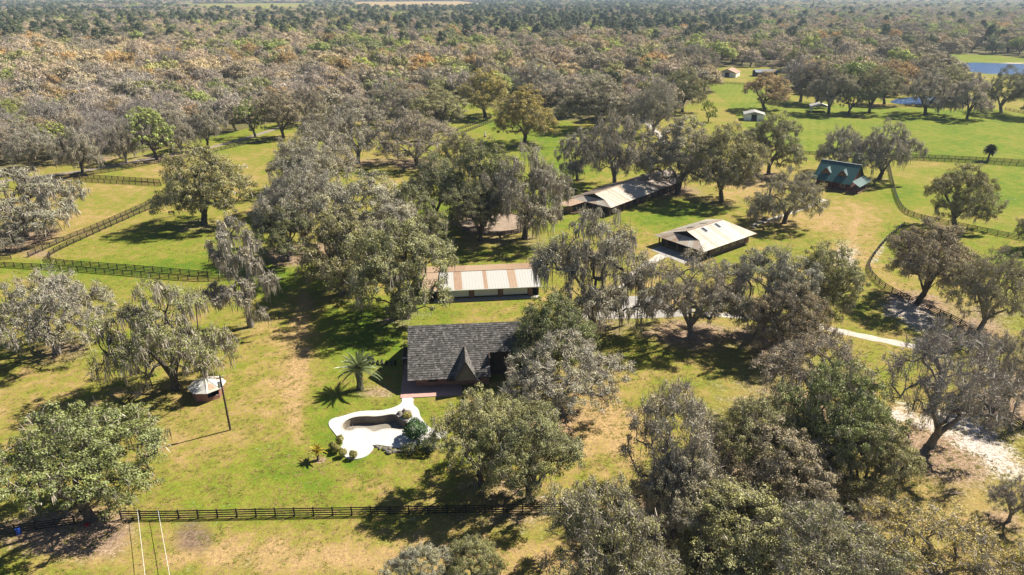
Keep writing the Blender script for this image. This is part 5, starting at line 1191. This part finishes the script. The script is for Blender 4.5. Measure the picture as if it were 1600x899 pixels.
def palm(px, py, trunk_h, rt, L, nf, label, mat, elev=(-.35, 1.35), arch=1.0, name='date_palm', wl=.16):
    b = G3(px, py); r = thing(name, b, label, 'palm'); r_ = random.Random(int(px))
    tb = MB(); nseg = 9
    for i in range(nseg):
        z0, z1 = trunk_h*i/nseg-.1, trunk_h*(i+1)/nseg; k0 = 1.0+.35*max(0, 1-i/2)+(.22 if i > 5 else 0); tb.tube(b+Vector((0, 0, z0)), b+Vector((0, 0, z1)), rt*k0*1.08, rt*k0*.9, 12)
    tb.build('trunk', M['bark'], r)
    fm = [frond_mesh('frond', L*s_, arch*a_, 22, L*wl, mat, q) for q, (s_, a_) in enumerate(((1, 1), (.92, 1.25), (.98, .75)))]
    for i in range(nf):
        o = link('frond', fm[i % 3], r); f = (i+.5)/nf; el = elev[0]+(elev[1]-elev[0])*f; o.location = (0, 0, trunk_h-.05)
        o.rotation_euler = (r_.uniform(-.25, .25), -el, i*2.39996+r_.uniform(-.2, .2)); k = 1-.25*f; o.scale = (k, k, k)
    return r
t = NT('palm_frond'); M['palm'] = t.fin(t.ramp(t.noise(1.5, 3, .6, POS(t)), [(.3, (.13, .165, .06)), (.7, (.24, .27, .12))]), .45, .4)
t = NT('dark_frond'); M['palm_dark'] = t.fin(t.ramp(t.noise(1.5, 3, .6, POS(t)), [(.3, (.07, .08, .04)), (.7, (.15, .15, .085))]), .6, .3)
t = NT('yellow_frond'); M['ypalm'] = t.fin(t.ramp(t.noise(3, 3, .6, POS(t)), [(.3, (.44, .35, .04)), (.7, (.62, .50, .08))]), .5, .4)
palm(563, 608, 3.9, .5, 5.0, 44, 'large feather palm with long arching fronds beside the house', M['palm'], (-.35, 1.2), .72)
palm(497, 719, 1.5, .16, 1.75, 26, 'small leaning yellow palm on the lawn by the pool', M['ypalm'], (-.1, 1.3), .8, 'yellow_palm')
palm(1543, 252, 4.6, .34, 3.3, 60, 'round-headed cabbage palm beside the mown field fence', M['palm_dark'], (-.8, 1.45), .8, 'cabbage_palm', .42)
def shrub(px, py, R, Hh, col, label, seed, n=1300, cat='shrub', group=None, L=.14, name='clipped_shrub', z=0.0):
    rg = np.random.default_rng(seed); b = G3(px, py, z); r = thing(name, b, label, cat, group)
    d = unit(rg.normal(0, 1, (n, 3))); d[:, 2] = np.abs(d[:, 2])*np.where(rg.uniform(0, 1, n) < .8, 1, -.8); rd = rg.uniform(.7, 1, n)[:, None]
    lump = 1+.12*np.sin(5*d[:, :1]+seed)+.1*np.sin(6*d[:, 1:2]+2*seed)
    cen = d*rd*lump*np.array([R, R, Hh*.5])+np.array([0, 0, Hh*.55]); me = mesh_np('foliage', leaf_quads(rg, cen, d, L, L*.6, .3, .4), 4, rg.uniform(0, 1, n), M['leaf']); o = link('foliage', me, r); o.color = (*col, 1)
    mb = MB()
    for k in range(5): a = k*1.26; mb.tube(b, b+Vector((math.cos(a)*R*.5, math.sin(a)*R*.5, Hh*.6)), .05, .02, 5)
    mb.build('stems', M['bark'], r)
for i, (x, y) in enumerate([(532, 693), (521, 703), (526.5, 708), (536, 714), (552.5, 717)]):
    shrub(x, y, .62, 1.35, (.23, .21, .05), 'clipped yellow-green ball shrub at the edge of the pool deck', i, group='ball shrubs by the pool')
shrub(649, 686, 1.95, 2.9, (.04, .085, .022), 'dense dark green shrub overhanging the pool deck', 21, 3200, L=.26, name='dark_shrub')
shrub(636, 653, .7, .9, (.28, .24, .04), 'yellow leaved plant among the waterfall stones', 23, 500, L=.22, name='yellow_plant', z=.1)
shrub(668, 706, 1.6, 2.0, (.05, .065, .03), 'dark shrub in the border beyond the boulders', 24, 1800, L=.24, name='border_shrub')
shrub(640, 708, 1.2, 1.4, (.06, .07, .03), 'low dusky shrub among the border boulders', 25, 1200, L=.2, name='border_shrub')
shrub(578, 567, .8, 1.3, (.05, .06, .03), 'dark shrub behind the feather palm', 26, 900, L=.18, name='border_shrub')

# ------------------------------------------------------------------ grass tufts and weeds over the near lawns
tc_ = bpy.data.collections.new('tuft_shapes')
t = NT('tuft'); p = POS(t); nz_ = t.noise(.12, 4, .65, p); n2_ = t.n('ShaderNodeObjectInfo').outputs['Random']
M['tuft'] = t.fin(t.ramp(t.math('ADD', t.math('MULTIPLY', nz_, .75), t.math('MULTIPLY', n2_, .35)), [(.34, (.32, .22, .10)), (.52, (.23, .195, .045)), (.72, (.13, .155, .022))]), .9, .1)
for q in range(4):
    rg = np.random.default_rng(300+q); n_ = 16; a = rg.uniform(0, 6.28, n_); b0 = np.stack([rg.normal(0, .13, n_), rg.normal(0, .13, n_), np.full(n_, -.02)], 1); tip = b0+np.stack([np.cos(a)*.16, np.sin(a)*.16, rg.uniform(.06, .2, n_)], 1)
    sd = np.stack([-np.sin(a), np.cos(a), np.zeros(n_)], 1)*.03
    me = mesh_np('tuft', np.stack([b0-sd, b0+sd, tip+sd*.3, tip-sd*.3], 1), 4, None, M['tuft']); tc_.objects.link(bpy.data.objects.new('tuft_%d' % q, me))
rg = np.random.default_rng(8); N_ = 60000; Yt = 55*(190/55)**rg.uniform(0, 1, N_); Xt = rg.uniform(-1, 1, N_)*(Yt*.78+26)
ok = ~((Yt < 68) & (rg.uniform(0, 1, N_) < .6))
for c in (deck_w, [G(*q) for q in PAD]): ok &= ~inside(Xt, Yt, c)
for f_, L_, W_ in ((fr, LEN, 2*RUN), (fr2, WL, 2*WW), (fv, 22.6, 16.1)):
    dx_, dy_ = Xt-f_.o.x, Yt-f_.o.y; u_ = dx_*f_.u.x+dy_*f_.u.y; v_ = dx_*f_.v.x+dy_*f_.v.y; ok &= ~((u_ > -4.8) & (u_ < L_+.5) & (v_ > -2.2) & (v_ < W_+.5))
for pl_, wd_2 in (([(1085, 489), (1180, 496), (1260, 505), (1320, 520), (1420, 540), (1480, 552)], 1.4), ([(1175, 352), (1215, 340), (1255, 326), (1290, 312)], 1.0), ([(1048, 392), (1020, 408), (992, 428), (970, 455), (955, 470)], 1.5)):
    ok &= dist_poly(Xt, Yt, smooth([G(*q) for q in pl_], 2, False), False) > wd_2
cl_ = np.array([mn.noise(Vector((x*.22, y*.22, 5.0)))+.6*mn.noise(Vector((x*.9, y*.9, 2.0))) for x, y in zip(Xt, Yt)]); ok &= cl_+rg.normal(0, .25, N_) > .02
Xt, Yt = Xt[ok], Yt[ok]; n_ = len(Xt)
me = bpy.data.meshes.new('grass_tufts'); me.from_pydata(np.stack([Xt, Yt, np.zeros(n_)], 1).tolist(), [], [])
sc_ = rg.uniform(.6, 1.5, n_)
for nm_, ty_, dat in (('pick', 'INT', rg.integers(0, 4, n_).astype(np.int32)), ('scl', 'FLOAT_VECTOR', np.stack([sc_, sc_, sc_*rg.uniform(.3, .8, n_)], 1).astype(np.float32).ravel()), ('yaw', 'FLOAT_VECTOR', np.stack([np.zeros(n_), np.zeros(n_), rg.uniform(0, 6.28, n_)], 1).astype(np.float32).ravel())):
    a = me.attributes.new(nm_, ty_, 'POINT'); a.data.foreach_set('value' if ty_ == 'INT' else 'vector', dat)
go_ = tag(link('grass_tufts', me), 'straw and green grass tufts scattered over the near lawns', 'grass', None, 'stuff')
ng2 = ng.copy(); [x for x in ng2.nodes if x.bl_idname == 'GeometryNodeCollectionInfo'][0].inputs['Collection'].default_value = tc_
go_.modifiers.new('scatter', 'NODES').node_group = ng2

# ------------------------------------------------------------------ haze
mb = MB(); mb.box((0, 5600, 30), (19000, 12600, 72)); ho = mb.build('haze', M['glass']); ho.data.materials.clear()
hm = bpy.data.materials.new('haze'); hm.use_nodes = True; ht = hm.node_tree; ht.nodes.clear(); pv = ht.nodes.new('ShaderNodeVolumePrincipled'); om = ht.nodes.new('ShaderNodeOutputMaterial')
pv.inputs['Color'].default_value = (.62, .78, 1, 1); pv.inputs['Density'].default_value = .00008; pv.inputs['Anisotropy'].default_value = .2; ht.links.new(pv.outputs[0], om.inputs['Volume'])
ho.data.materials.append(hm); ho['kind'] = 'stuff'
ho['label'] = 'thin blue haze over the far woods'; ho['category'] = 'haze'
